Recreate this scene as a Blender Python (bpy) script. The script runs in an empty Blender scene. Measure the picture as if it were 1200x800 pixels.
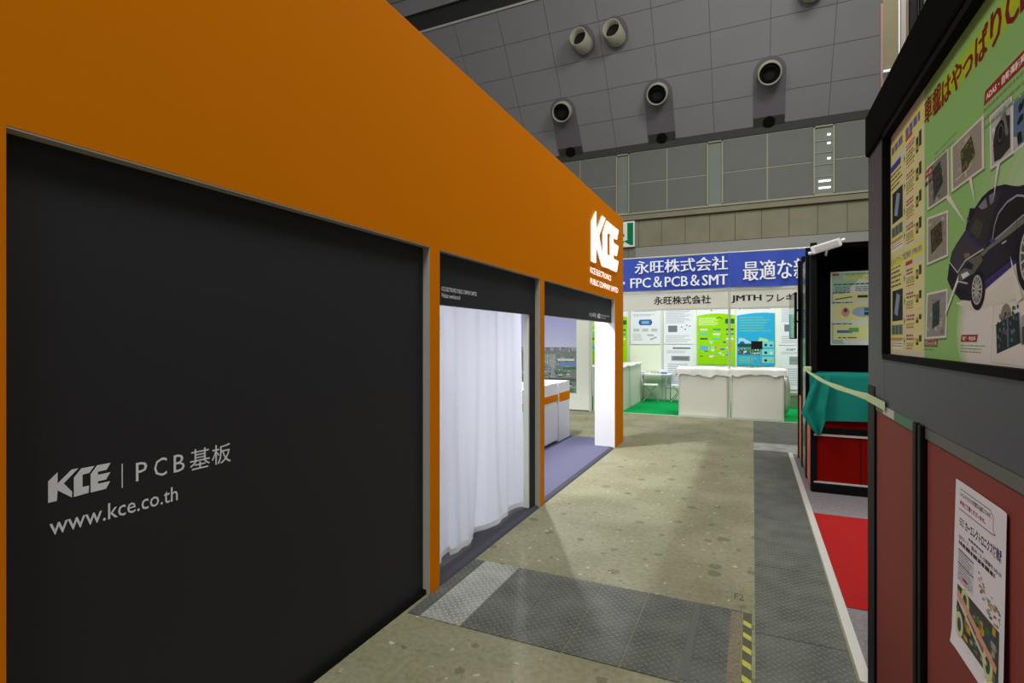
import bpy, bmesh, math, random
from mathutils import Vector, Matrix

S = bpy.context.scene
COL = S.collection
R = math.radians

# ---------------------------------------------------------------- camera
YAW = math.atan(282/620)
cam_data = bpy.data.cameras.new('camera')
cam_data.sensor_width = 36
cam_data.lens = 36*620/1200
cam_data.shift_y = -3/1200
cam_data.clip_start = 0.05
cam_data.clip_end = 200
cam = bpy.data.objects.new('camera', cam_data)
cam.location = (0, 0, 1.62)
cam.rotation_euler = (R(90), 0, YAW)
COL.objects.link(cam)
S.camera = cam

# ---------------------------------------------------------------- world, exposure
w = bpy.data.worlds.new('hall_air')
w.use_nodes = True
w.node_tree.nodes['Background'].inputs[0].default_value = (0.96, 0.98, 1.0, 1)
w.node_tree.nodes['Background'].inputs[1].default_value = 0.19
S.world = w
S.view_settings.view_transform = 'Standard'
S.view_settings.look = 'None'
S.view_settings.gamma = 1
S.view_settings.use_curve_mapping = False
S.view_settings.exposure = 0.0


# ---------------------------------------------------------------- lights
def area(name, loc, size, power, aim, color=(1, 1, 1), sy=None, spread=180):
    l = bpy.data.lights.new(name, 'AREA')
    l.energy = power
    l.color = color
    l.size = size
    if sy:
        l.shape = 'RECTANGLE'
        l.size_y = sy
    l.spread = R(spread)
    o = bpy.data.objects.new(name, l)
    o.location = loc
    o.rotation_euler = (Vector(aim)-Vector(loc)).to_track_quat('-Z', 'Y').to_euler()
    COL.objects.link(o)
    return o


def spot(name, loc, aim, power, angle, color=(1, 1, 1), rad=0.05, blend=0.3):
    l = bpy.data.lights.new(name, 'SPOT')
    l.energy = power
    l.color = color
    l.spot_size = R(angle)
    l.spot_blend = blend
    l.shadow_soft_size = rad
    o = bpy.data.objects.new(name, l)
    o.location = loc
    o.rotation_euler = (Vector(aim)-Vector(loc)).to_track_quat('-Z', 'Y').to_euler()
    COL.objects.link(o)
    return o


WARM = (1.0, 0.985, 0.93)
COOL = (0.91, 0.94, 1.0)
# unseen lights high over the hall; the last two are added fill
area('unseen_hall_light', (1.0, 3.0, 12.0), 3.0, 250, (0.5, 4.5, 0), WARM)
area('unseen_hall_light', (2.0, 8.5, 12.0), 3.0, 800, (-0.5, 10.5, 0), WARM)
area('unseen_hall_light', (-7.5, 1.0, 12.5), 3.0, 900, (0.5, 2.0, 1.2), WARM)  # added fill from the left, brightens the aisle faces of the right-hand stands
area('unseen_hall_light', (0.5, -6.0, 11.0), 3.0, 650, (-1.0, 5.0, 1.2), WARM)  # added fill behind the camera, brightens reveals and fronts turned toward it
# orange booth: lamps inside, above the carpet
spot('unseen_booth_spot', (-2.9, 6.75, 3.15), (-2.3, 6.3, 0), 440, 150, COOL, 0.05)
spot('unseen_booth_spot', (-3.9, 5.6, 3.1), (-3.2, 7.0, 0), 90, 150, COOL, 0.08)
spot('unseen_booth_spot', (-2.25, 6.9, 3.25), (-3.0, 7.2, 0.6), 70, 110, COOL, 0.06)  # extra unseen light, added to brighten the counter fronts
spot('unseen_booth_spot', (-3.3, 3.6, 3.1), (-2.3, 4.0, 0.9), 68, 140, COOL, 0.1)
# far stand: strip lamps behind its header, and its floodlights
area('strip_lamp', (-1.9, 12.0, 2.62), 2.2, 30, (-1.9, 14.0, 0.6), (0.96, 1.0, 0.95), 0.1)
area('strip_lamp', (0.4, 12.0, 2.62), 2.0, 30, (0.4, 14.0, 0.6), (0.96, 1.0, 0.95), 0.1)

# ---------------------------------------------------------------- materials
def lin(c):
    return tuple((x/255/12.92 if x/255 <= 0.04045 else ((x/255+0.055)/1.055)**2.4) for x in c)


def mat(name, rgb, rough=0.6, metal=0.0, var=0.06, vscale=6.0, bump=0.0, bscale=60.0, emit=0.0, spec=0.4):
    m = bpy.data.materials.new(name)
    m.use_nodes = True
    nt = m.node_tree
    b = nt.nodes['Principled BSDF']
    c = lin(rgb)
    tc = nt.nodes.new('ShaderNodeTexCoord')
    n = nt.nodes.new('ShaderNodeTexNoise')
    n.inputs['Scale'].default_value = vscale
    n.inputs['Detail'].default_value = 5
    nt.links.new(tc.outputs['Object'], n.inputs['Vector'])
    r = nt.nodes.new('ShaderNodeMix')
    r.data_type = 'RGBA'
    r.inputs[6].default_value = (*[x*(1-var) for x in c], 1)
    r.inputs[7].default_value = (*[min(1, x*(1+var)) for x in c], 1)
    nt.links.new(n.outputs['Fac'], r.inputs[0])
    nt.links.new(r.outputs[2], b.inputs['Base Color'])
    b.inputs['Roughness'].default_value = rough
    b.inputs['Metallic'].default_value = metal
    b.inputs['Specular IOR Level'].default_value = spec
    if bump:
        n2 = nt.nodes.new('ShaderNodeTexNoise')
        n2.inputs['Scale'].default_value = bscale
        n2.inputs['Detail'].default_value = 3
        nt.links.new(tc.outputs['Object'], n2.inputs['Vector'])
        bp = nt.nodes.new('ShaderNodeBump')
        bp.inputs['Strength'].default_value = bump
        bp.inputs['Distance'].default_value = 0.01
        nt.links.new(n2.outputs['Fac'], bp.inputs['Height'])
        nt.links.new(bp.outputs[0], b.inputs['Normal'])
    if emit:
        b.inputs['Emission Color'].default_value = (*c, 1)
        b.inputs['Emission Strength'].default_value = emit
    return m


def cloth_mat(name, rgb, trans=0.5, rough=0.9):
    m = mat(name, rgb, rough, var=0.04, bump=0.15, bscale=300)
    nt = m.node_tree
    b = nt.nodes['Principled BSDF']
    t = nt.nodes.new('ShaderNodeBsdfTranslucent')
    t.inputs[0].default_value = (*lin(rgb), 1)
    x = nt.nodes.new('ShaderNodeMixShader')
    x.inputs[0].default_value = trans
    nt.links.new(b.outputs[0], x.inputs[1])
    nt.links.new(t.outputs[0], x.inputs[2])
    nt.links.new(x.outputs[0], nt.nodes['Material Output'].inputs[0])
    return m


def printed(name, rough=0.45):
    m = bpy.data.materials.new(name)
    m.use_nodes = True
    nt = m.node_tree
    a = nt.nodes.new('ShaderNodeAttribute')
    a.attribute_name = 'ink'
    nt.links.new(a.outputs['Color'], nt.nodes['Principled BSDF'].inputs['Base Color'])
    nt.nodes['Principled BSDF'].inputs['Roughness'].default_value = 0.7
    nt.nodes['Principled BSDF'].inputs['Specular IOR Level'].default_value = 0.12
    return m


def floor_mat():
    m = mat('concrete_floor', (132, 129, 106), 0.5, var=0.0, spec=0.25)
    nt = m.node_tree
    L = nt.links
    b = nt.nodes['Principled BSDF']
    tc = [n for n in nt.nodes if n.type == 'TEX_COORD'][0]

    def noise(s, d=6):
        n = nt.nodes.new('ShaderNodeTexNoise')
        n.inputs['Scale'].default_value = s
        n.inputs['Detail'].default_value = d
        L.new(tc.outputs['Object'], n.inputs['Vector'])
        return n.outputs['Fac']

    def ramp(src, a, ca, b_, cb):
        r = nt.nodes.new('ShaderNodeValToRGB')
        r.color_ramp.elements[0].position = a
        r.color_ramp.elements[0].color = (*ca, 1)
        r.color_ramp.elements[1].position = b_
        r.color_ramp.elements[1].color = (*cb, 1)
        L.new(src, r.inputs[0])
        return r.outputs[0]

    def mix(f, a, c):
        x = nt.nodes.new('ShaderNodeMix')
        x.data_type = 'RGBA'
        L.new(f, x.inputs[0])
        L.new(a, x.inputs[6])
        if isinstance(c, tuple):
            x.inputs[7].default_value = (*c, 1)
        else:
            L.new(c, x.inputs[7])
        return x.outputs[2]
    base = ramp(noise(1.6, 9), 0.34, lin((112, 110, 82)), 0.66, lin((140, 138, 112)))
    fine = ramp(noise(28, 6), 0.35, lin((108, 106, 84)), 0.6, lin((142, 139, 116)))
    x = nt.nodes.new('ShaderNodeMix')
    x.data_type = 'RGBA'
    x.inputs[0].default_value = 0.35
    L.new(base, x.inputs[6])
    L.new(fine, x.inputs[7])
    c = x.outputs[2]

    def spots(scale, radius, off, warp):
        mp = nt.nodes.new('ShaderNodeMapping')
        mp.inputs['Location'].default_value = off
        L.new(tc.outputs['Object'], mp.inputs['Vector'])
        nz = nt.nodes.new('ShaderNodeTexNoise')
        nz.inputs['Scale'].default_value = 40
        L.new(tc.outputs['Object'], nz.inputs['Vector'])
        ad = nt.nodes.new('ShaderNodeVectorMath')
        ad.operation = 'MULTIPLY_ADD'
        L.new(nz.outputs['Color'], ad.inputs[0])
        ad.inputs[1].default_value = (warp, warp, 0)
        L.new(mp.outputs[0], ad.inputs[2])
        v = nt.nodes.new('ShaderNodeTexVoronoi')
        v.voronoi_dimensions = '2D'
        v.inputs['Scale'].default_value = scale
        L.new(ad.outputs[0], v.inputs['Vector'])
        sz = nt.nodes.new('ShaderNodeMath')
        sz.operation = 'MULTIPLY'
        sep = nt.nodes.new('ShaderNodeSeparateColor')
        L.new(v.outputs['Color'], sep.inputs[0])
        L.new(sep.outputs[0], sz.inputs[0])
        sz.inputs[1].default_value = radius
        lt = nt.nodes.new('ShaderNodeMath')
        lt.operation = 'LESS_THAN'
        L.new(v.outputs['Distance'], lt.inputs[0])
        L.new(sz.outputs[0], lt.inputs[1])
        return lt.outputs[0]
    def soft(f, k):
        q = nt.nodes.new('ShaderNodeMath')
        q.operation = 'MULTIPLY'
        L.new(f, q.inputs[0])
        q.inputs[1].default_value = k
        return q.outputs[0]
    c = mix(soft(spots(3.2, 0.16, (3, 1, 0), 0.05), 0.55), c, lin((80, 78, 58)))
    c = mix(soft(spots(9, 0.13, (8, 5, 0), 0.03), 0.45), c, lin((95, 92, 72)))
    c = mix(soft(spots(5.5, 0.07, (1, 7, 0), 0.05), 0.7), c, lin((185, 182, 165)))
    L.new(c, b.inputs['Base Color'])
    r2 = nt.nodes.new('ShaderNodeMapRange')
    L.new(noise(3), r2.inputs[0])
    r2.inputs[3].default_value = 0.58
    r2.inputs[4].default_value = 0.75
    L.new(r2.outputs[0], b.inputs['Roughness'])
    bp = nt.nodes.new('ShaderNodeBump')
    bp.inputs['Strength'].default_value = 0.15
    bp.inputs['Distance'].default_value = 0.004
    L.new(noise(90), bp.inputs['Height'])
    L.new(bp.outputs[0], b.inputs['Normal'])
    return m


def tread_mat(name, rgb, cell=0.034):
    m = mat(name, rgb, 0.66, metal=0.15, var=0.0, spec=0.3)
    nt = m.node_tree
    L = nt.links
    b = nt.nodes['Principled BSDF']
    g = nt.nodes.new('ShaderNodeNewGeometry')
    mp = nt.nodes.new('ShaderNodeMapping')
    mp.inputs['Rotation'].default_value = (0, 0, R(45))
    mp.inputs['Scale'].default_value = (1/cell, 1/cell, 1)
    L.new(g.outputs['Position'], mp.inputs['Vector'])
    sp = nt.nodes.new('ShaderNodeSeparateXYZ')
    L.new(mp.outputs[0], sp.inputs[0])

    def M(op, a, b_=None, c_=None):
        n = nt.nodes.new('ShaderNodeMath')
        n.operation = op
        for i, v in enumerate((a, b_, c_)):
            if v is None:
                continue
            if isinstance(v, (int, float)):
                n.inputs[i].default_value = v
            else:
                L.new(v, n.inputs[i])
        return n.outputs[0]
    x, y = sp.outputs[0], sp.outputs[1]
    par = M('FLOORED_MODULO', M('ADD', M('FLOOR', x), M('FLOOR', y)), 2.0)
    fx = M('SUBTRACT', M('FRACT', x), 0.5)
    fy = M('SUBTRACT', M('FRACT', y), 0.5)
    qx = M('ADD', M('MULTIPLY', fx, par), M('MULTIPLY', fy, M('SUBTRACT', 1.0, par)))
    qy = M('ADD', M('MULTIPLY', fy, par), M('MULTIPLY', fx, M('SUBTRACT', 1.0, par)))
    e = M('ADD', M('POWER', M('ABSOLUTE', M('DIVIDE', qx, 0.5)), 2.0), M('POWER', M('ABSOLUTE', M('DIVIDE', qy, 0.17)), 2.0))
    h = M('SUBTRACT', 1.0, M('MINIMUM', e, 1.0))
    c = lin(rgb)
    n = nt.nodes.new('ShaderNodeTexNoise')
    n.inputs['Scale'].default_value = 5
    n.inputs['Detail'].default_value = 8
    L.new(g.outputs['Position'], n.inputs['Vector'])
    r = nt.nodes.new('ShaderNodeValToRGB')
    r.color_ramp.elements[0].position = 0.35
    r.color_ramp.elements[0].color = (*[v*0.72 for v in c], 1)
    r.color_ramp.elements[1].position = 0.65
    r.color_ramp.elements[1].color = (*[v*1.12 for v in c], 1)
    L.new(n.outputs['Fac'], r.inputs[0])
    mx = nt.nodes.new('ShaderNodeMix')
    mx.data_type = 'RGBA'
    L.new(M('MULTIPLY', M('MINIMUM', M('MULTIPLY', h, 2.0), 1.0), 0.5), mx.inputs[0])
    L.new(r.outputs[0], mx.inputs[6])
    mx.inputs[7].default_value = (*[min(1, v*2.1) for v in c], 1)
    L.new(mx.outputs[2], b.inputs['Base Color'])
    bp = nt.nodes.new('ShaderNodeBump')
    bp.inputs['Strength'].default_value = 0.9
    bp.inputs['Distance'].default_value = 0.004
    L.new(h, bp.inputs['Height'])
    L.new(bp.outputs[0], b.inputs['Normal'])
    return m


M_ = dict(
    floor=floor_mat(),
    plate=tread_mat('tread_plate', (90, 93, 86)),
    plate_light=tread_mat('tread_plate_worn', (142, 146, 140)),
    plate_dark=tread_mat('tread_plate_dark', (86, 89, 84)),
    orange=mat('orange_paint', (219, 124, 0), 0.85, var=0.03, vscale=2, spec=0.03),
    black_panel=mat('charcoal_panel', (41, 41, 45), 0.6, var=0.05, vscale=1.5, spec=0.25),
    reveal=mat('grey_reveal', (178, 176, 168), 0.6, var=0.03),
    white=mat('white_laminate', (232, 232, 236), 0.45, var=0.02),
    wall_white=mat('white_system_panel', (222, 226, 214), 0.5, var=0.02),
    partition=mat('pale_green_white_panel', (218, 226, 206), 0.5, var=0.02),
    counter=mat('counter_panel', (208, 209, 198), 0.5, var=0.02),
    alu=mat('aluminium_post', (196, 200, 186), 0.4, metal=0.2, var=0.03),
    chrome=mat('chrome', (190, 195, 195), 0.2, metal=0.9, var=0.02),
    black=mat('black_metal', (11, 11, 12), 0.55, var=0.1, spec=0.12),
    blackwall=mat('black_board', (7, 7, 7), 0.85, var=0.1, spec=0.04),
    frame=mat('dark_grey_frame', (60, 62, 71), 0.5, var=0.06, vscale=3, spec=0.4),
    bezel=mat('black_bezel', (10, 10, 10), 0.8, var=0.05, spec=0.1),
    red_brown=mat('red_brown_panel', (130, 62, 54), 0.6, var=0.05, vscale=3, spec=0.12),
    red=mat('red_panel', (118, 8, 3), 0.75, var=0.05, vscale=3, spec=0.06),
    redtrim=mat('salmon_edge', (196, 104, 84), 0.5, var=0.04),
    white_trim=mat('white_edge_tape', (188, 186, 180), 0.5, var=0.08, vscale=12),
    rail=mat('grey_rail', (84, 86, 80), 0.5, metal=0.0, var=0.08, vscale=15),
    carpet_blue=mat('lilac_grey_carpet', (96, 95, 118), 0.95, var=0.10, vscale=60, bump=0.4, bscale=500, spec=0.1),
    carpet_edge=mat('dark_carpet_edge', (56, 56, 68), 0.8, var=0.06),
    carpet_grey=mat('speckled_grey_carpet', (126, 120, 124), 0.95, var=0.5, vscale=55, bump=0.4, bscale=500, spec=0.1),
    carpet_red=mat('red_carpet', (158, 30, 30), 0.95, var=0.08, vscale=30, bump=0.4, bscale=500, spec=0.1),
    carpet_green=mat('green_carpet', (0, 150, 74), 0.95, var=0.08, vscale=30, bump=0.3, bscale=500, spec=0.1),
    curtain=cloth_mat('white_sheer_cloth', (218, 220, 230), 0.55),
    hem=cloth_mat('white_cloth_hem', (240, 240, 242), 0.25),
    whitecloth=cloth_mat('white_table_cloth', (236, 238, 234), 0.15),
    teal=cloth_mat('teal_cloth', (0, 132, 118), 0.15),
    banner=mat('blue_banner', (46, 72, 172), 0.7, var=0.10, vscale=2),
    tape=mat('pale_green_tape', (182, 204, 148), 0.5, var=0.04),
    green=mat('green_tape', (0, 96, 52), 0.4, var=0.06),
    ceil=mat('ceiling_panel', (132, 130, 134), 0.7, var=0.05, vscale=1.5),
    slot=mat('nozzle_recess', (104, 98, 106), 0.6, var=0.06),
    dark_gap=mat('dark_gap', (52, 52, 50), 0.8, var=0.15, vscale=3),
    nozzle=mat('cream_nozzle', (158, 154, 136), 0.5, var=0.05),
    void=mat('nozzle_inside', (12, 12, 12), 0.8),
    wall_panel=mat('hall_wall_panel', (101, 102, 98), 0.7, var=0.10, vscale=2.5),
    joint=mat('joint_bead', (150, 148, 128), 0.7, var=0.1),
    concrete=mat('hall_concrete', (128, 124, 104), 0.85, var=0.20, vscale=2.2, bump=0.3, bscale=20),
    grey_wall=mat('grey_lower_wall', (142, 142, 138), 0.7, var=0.05),
    window=mat('window_glass', (112, 118, 110), 0.6, var=0.1, vscale=2),
    lamp_glow=mat('lamp_glow', (255, 255, 250), 0.5, emit=1.6),
    logo=mat('lit_logo_face', (255, 255, 255), 0.5, emit=1.25),
    print_=printed('printed_ink'),
    grey_ink=mat('light_grey_vinyl', (232, 232, 240), 0.5, var=0.02),
    black_ink=mat('black_vinyl', (22, 22, 24), 0.5),
    white_ink=mat('white_vinyl', (236, 240, 246), 0.5),
    yellow=mat('yellow_tape', (168, 168, 62), 0.6, var=0.35, vscale=40),
    black_tape=mat('black_tape', (74, 72, 60), 0.7, var=0.3, vscale=40),
    dirt=mat('worn_tape_residue', (112, 104, 86), 0.9, var=0.75, vscale=70),
    tan=mat('tan_board', (104, 96, 70), 0.6, var=0.06),
    pink=mat('pink_edge', (134, 100, 94), 0.5),
    olive=mat('dark_green_box', (88, 116, 84), 0.7),
    blue=mat('blue_plastic', (30, 110, 200), 0.4),
    glossy=mat('glossy_screen', (10, 12, 14), 0.05, spec=0.8),
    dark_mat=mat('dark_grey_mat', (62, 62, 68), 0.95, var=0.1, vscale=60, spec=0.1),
    ceil_back=mat('ceiling_joint', (96, 95, 96), 0.8),
    dull_white=mat('dull_white_post', (158, 146, 146), 0.6),
    clear=mat('glossy_grey_green_strip', (90, 110, 95), 0.2, metal=0.6, var=0.4, vscale=25),
)


# ---------------------------------------------------------------- builder helpers
class MB:
    def __init__(s):
        s.v = []
        s.f = []
        s.c = []
        s.sm = []

    def add(s, vs, fs, col=None, smooth=False):
        o = len(s.v)
        s.v += [tuple(v) for v in vs]
        for f in fs:
            s.f.append([i+o for i in f])
            s.c.append(col)
            s.sm.append(smooth)
        return s

    def box(s, x0, x1, y0, y1, z0, z1, col=None):
        x0, x1 = sorted((x0, x1)); y0, y1 = sorted((y0, y1)); z0, z1 = sorted((z0, z1))
        return s.add([(x0, y0, z0), (x1, y0, z0), (x1, y1, z0), (x0, y1, z0), (x0, y0, z1), (x1, y0, z1), (x1, y1, z1), (x0, y1, z1)],
                     [(0, 3, 2, 1), (4, 5, 6, 7), (0, 1, 5, 4), (1, 2, 6, 5), (2, 3, 7, 6), (3, 0, 4, 7)], col)

    def tube(s, pts, r, n=10, cap=True):
        pts = [Vector(p) for p in pts]
        rs = r if isinstance(r, (list, tuple)) else [r]*len(pts)
        rings = []
        for i, p in enumerate(pts):
            d = (pts[min(i+1, len(pts)-1)]-pts[max(i-1, 0)]).normalized()
            a = d.orthogonal().normalized() if i == 0 else (rings[-1][1]-d*rings[-1][1].dot(d)).normalized()
            b = d.cross(a)
            rings.append(([p+(a*math.cos(t*2*math.pi/n)+b*math.sin(t*2*math.pi/n))*rs[i] for t in range(n)], a))
        vs = [v for rg, _ in rings for v in rg]
        fs = []
        for i in range(len(pts)-1):
            for k in range(n):
                fs.append((i*n+k, i*n+(k+1) % n, (i+1)*n+(k+1) % n, (i+1)*n+k))
        s.add(vs, fs, smooth=True)
        if cap:
            s.add(rings[0][0], [tuple(range(n))[::-1]])
            s.add(rings[-1][0], [tuple(range(n))])
        return s

    def prism(s, pts, F, d0, d1, col=None):
        """polygon pts (a,b) extruded from n=d0 to n=d1 in frame F"""
        n = len(pts)
        if sum(pts[i][0]*pts[(i+1) % n][1]-pts[(i+1) % n][0]*pts[i][1] for i in range(n)) < 0:
            pts = pts[::-1]
        vs = [F(a, b, d0) for a, b in pts]+[F(a, b, d1) for a, b in pts]
        fs = [tuple(range(n))[::-1], tuple(range(n, 2*n))]+[(i, (i+1) % n, n+(i+1) % n, n+i) for i in range(n)]
        return s.add(vs, fs, col)

    def grid(s, fn, nu, nv, smooth=True):
        vs = [fn(i/nu, j/nv) for j in range(nv+1) for i in range(nu+1)]
        fs = [(j*(nu+1)+i, j*(nu+1)+i+1, (j+1)*(nu+1)+i+1, (j+1)*(nu+1)+i) for j in range(nv) for i in range(nu)]
        return s.add(vs, fs, smooth=smooth)


ROOT = {}


def place(o, parent, name):
    COL.objects.link(o)
    if parent is not None:
        o.parent = parent


def part(name, mb, m, parent=None, bevel=0.0, smooth_fix=False):
    """mesh in world coordinates -> object under parent (origin at the thing's base)"""
    off = ROOT.get(parent.name, Vector()) if parent is not None else Vector()
    me = bpy.data.meshes.new(name)
    me.from_pydata([tuple(Vector(v)-off) for v in mb.v], [], mb.f)
    me.polygons.foreach_set('use_smooth', mb.sm)
    if any(c is not None for c in mb.c):
        at = me.color_attributes.new('ink', 'FLOAT_COLOR', 'CORNER')
        k = 0
        for p, c in zip(me.polygons, mb.c):
            c = lin(c) if c is not None else (0.8, 0.8, 0.8)
            for _ in range(p.loop_total):
                at.data[k].color = (*c, 1)
                k += 1
    me.materials.append(m)
    me.update()
    bm = bmesh.new()
    bm.from_mesh(me)
    bmesh.ops.recalc_face_normals(bm, faces=bm.faces) if not any(c is not None for c in mb.c) and not smooth_fix else None
    bm.to_mesh(me)
    bm.free()
    o = bpy.data.objects.new(name, me)
    place(o, parent, name)
    ROOT[o.name] = off
    if bevel:
        b = o.modifiers.new('bevel', 'BEVEL')
        b.width = bevel
        b.segments = 2
        b.limit_method = 'ANGLE'
    return o


def tag(o, label, cat, group=None, kind=None):
    if label:
        o['label'] = label
    if cat:
        o['category'] = cat
    if group:
        o['group'] = group
    if kind:
        o['kind'] = kind
    return o


def thing(name, loc, label, cat, group=None):
    o = bpy.data.objects.new(name, None)
    o.location = loc
    o.empty_display_size = 0.1
    COL.objects.link(o)
    ROOT[o.name] = Vector(loc)
    return tag(o, label, cat, group)


def struct(name, mb, m, parent=None, bevel=0):
    o = part(name, mb, m, parent, bevel)
    if parent is None:
        o['kind'] = 'structure'
    return o


def copy_tree(o, loc=None, parent=None):
    c = o.copy()
    COL.objects.link(c)
    if parent is not None:
        c.parent = parent
    if loc is not None:
        c.location = loc
    ROOT[c.name] = Vector(loc) if loc is not None else (ROOT[parent.name] if parent else Vector())
    for ch in list(o.children):
        copy_tree(ch, None, c)
    return c


def FX(X, side=1):
    """plane X=const. side=+1 faces +X (a=Y); side=-1 faces -X (a=-Y)"""
    if side > 0:
        return lambda a, b, n=0: (X+n, a, b)
    return lambda a, b, n=0: (X-n, -a, b)


def FY(Y):
    return lambda a, b, n=0: (a, Y-n, b)


def FZ(Z, rot=0):
    return lambda a, b, n=0: (a, b, Z+n)


_tc = {}


def text_geo(body, bold=0.0, font_scale=1.0):
    key = (body, bold)
    if key in _tc:
        return _tc[key]
    c = bpy.data.curves.new('lettering', 'FONT')
    c.body = body
    c.resolution_u = 2
    c.offset = bold
    o = bpy.data.objects.new('lettering', c)
    COL.objects.link(o)
    bpy.context.view_layer.update()
    me = bpy.data.meshes.new_from_object(o.evaluated_get(bpy.context.evaluated_depsgraph_get()))
    vs = [tuple(v.co) for v in me.vertices]
    fs = [tuple(p.vertices) for p in me.polygons]
    bpy.data.objects.remove(o)
    bpy.data.curves.remove(c)
    bpy.data.meshes.remove(me)
    x0 = min(v[0] for v in vs); x1 = max(v[0] for v in vs)
    y0 = min(v[1] for v in vs); y1 = max(v[1] for v in vs)
    g = ([((v[0]-x0)/(x1-x0), (v[1]-y0)/(y1-y0)) for v in vs], fs)
    _tc[key] = g
    return g


def text(mb, body, F, a0, a1, b0, b1, n, col=None, bold=0.0, depth=0.0, warp=None, heavy=0.0):
    if heavy:
        for k in (-1, 1):
            text(mb, body, F, a0+k*heavy, a1+k*heavy, b0, b1, n+k*1.2e-5, col)
    vs, fs = text_geo(body, bold)
    pts = [(a0+u*(a1-a0), b0+v*(b1-b0)) for u, v in vs]
    if warp:
        pts = [warp(a, b) for a, b in pts]
    mb.add([F(a, b, n) for a, b in pts], fs, col)
    if depth:
        from collections import Counter
        ec = Counter()
        for f in fs:
            for i in range(len(f)):
                ec[(f[i], f[(i+1) % len(f)])] += 1
        side = []
        k = len(pts)
        for (i, j) in ec:
            if (j, i) not in ec:
                side.append((j, i, i+k, j+k))
        mb.add([F(a, b, n) for a, b in pts]+[F(a, b, n-depth) for a, b in pts], side, col)
    return mb


class Print:
    """flat print: coloured polygons stacked by tiny steps over a sheet"""
    def __init__(s, F, base=0.0, step=0.00008):
        s.F = F; s.base = base; s.step = step; s.mb = MB(); s.done = []

    def lv(s):
        return None

    def level(s, pts):
        """height over the sheet: one step above whatever print it overlaps"""
        x0 = min(p[0] for p in pts); x1 = max(p[0] for p in pts)
        y0 = min(p[1] for p in pts); y1 = max(p[1] for p in pts)
        k = 0
        for (a0, a1, b0, b1, q) in s.done:
            if q > k and a0 < x1 and a1 > x0 and b0 < y1 and b1 > y0:
                k = q
        s.done.append((x0, x1, y0, y1, k+1))
        return s.base+(k+1)*s.step

    def poly(s, pts, col, n=None):
        n = s.level(pts)
        m = len(pts)
        if sum(pts[i][0]*pts[(i+1) % m][1]-pts[(i+1) % m][0]*pts[i][1] for i in range(m)) < 0:
            pts = pts[::-1]
        s.mb.add([s.F(a, b, n) for a, b in pts], [tuple(range(m))], col)

    def rect(s, a0, a1, b0, b1, col, n=None):
        s.poly([(a0, b0), (a1, b0), (a1, b1), (a0, b1)], col, n)

    def ell(s, a, b, ra, rb, col, n=None, k=28):
        s.poly([(a+ra*math.cos(t*2*math.pi/k), b+rb*math.sin(t*2*math.pi/k)) for t in range(k)], col, n)

    def line(s, p, q, wd, col, n=None):
        d = Vector((q[0]-p[0], q[1]-p[1])).normalized()*wd/2
        x, y = d
        s.poly([(p[0]-y, p[1]+x), (p[0]+y, p[1]-x), (q[0]+y, q[1]-x), (q[0]-y, q[1]+x)], col, n)

    def bars(s, a0, a1, b0, b1, rows, col, rnd, fill=0.55, gap=0.012, ragged=True):
        n = s.lv()
        h = (b1-b0)/rows
        for r in range(rows):
            a = a0
            end = a1-(rnd.random()*0.3*(a1-a0) if ragged else 0)
            while a < end:
                wd = (0.6+rnd.random()*1.6)*gap*2.2
                s.rect(a, min(a+wd, end), b1-(r+fill)*h, b1-r*h, col, n)
                a += wd+gap*0.6

    def quad(s, Q, col):
        s.poly(Q, col)

    def text(s, body, a0, a1, b0, b1, col, bold=0.0, warp=None):
        text(s.mb, body, s.F, a0, a1, b0, b1, s.level([(a0, b0), (a1, b1)]), col, bold, warp=warp)


# ================================================================ SETTING
floor = struct('floor', MB().box(-16, 12, -6, 17.98, -0.2, 0), M_['floor'])


def plate(x0, x1, y0, y1, m='plate'):
    g = 0.003
    return part('steel_plate', MB().box(x0+g, x1-g, y0+g, y1-g, 0.0, 0.005), M_[m], floor, bevel=0.0015)


XS = [-1.86, -1.775, -1.5, -1.2, -0.9, -0.6, -0.29, -0.055]
for i in range(7):
    plate(XS[i], XS[i+1], 2.59, 3.43, ['plate_dark', 'plate_light', 'plate', 'plate', 'plate', 'plate', 'plate_dark'][i])
YS = [0.9, 2.1, 3.21, 4.17, 5.28, 6.1, 6.9, 7.7, 8.5, 9.1, 10.1, 11.5]
for i in range(len(YS)-1):
    plate(0.01, 0.455 if YS[i] < 8.4 else 0.98, YS[i], YS[i+1], 'plate_light' if i == 8 else ('plate_dark' if i in (4, 6) else 'plate'))
part('seam_strip', MB().box(-0.32, -0.285, 2.62, 3.42, 0.005, 0.0065), M_['rail'], floor)
part('worn_adhesive', MB().box(-0.115, -0.055, 2.62, 3.4, 0.005, 0.0062), M_['dirt'], floor)

# yellow and black tape beside the plates
ht = thing('hazard_tape', (-0.03, 3.0, 0.0), 'yellow and black striped hazard tape stuck along the end of the steel plates', 'tape')
part('backing', MB().box(-0.05, -0.004, 2.4, 3.42, 0.0, 0.002), M_['black_tape'], ht)
for k in range(7):
    y = 2.46+k*0.136
    part('stripe', MB().prism([(-0.048, y), (-0.006, y-0.035), (-0.006, y+0.015), (-0.048, y+0.05)], FZ(0), 0.002, 0.0026), M_['yellow'], ht)
fm = text(MB(), 'F2', FZ(0.0), -0.105, -0.05, 3.57, 3.66, 0.0015, None, 0.0)
tag(part('floor_marking', fm, M_['black_tape']), 'faint dark letters F2 written on the concrete at the plate corner', 'marking')

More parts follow.
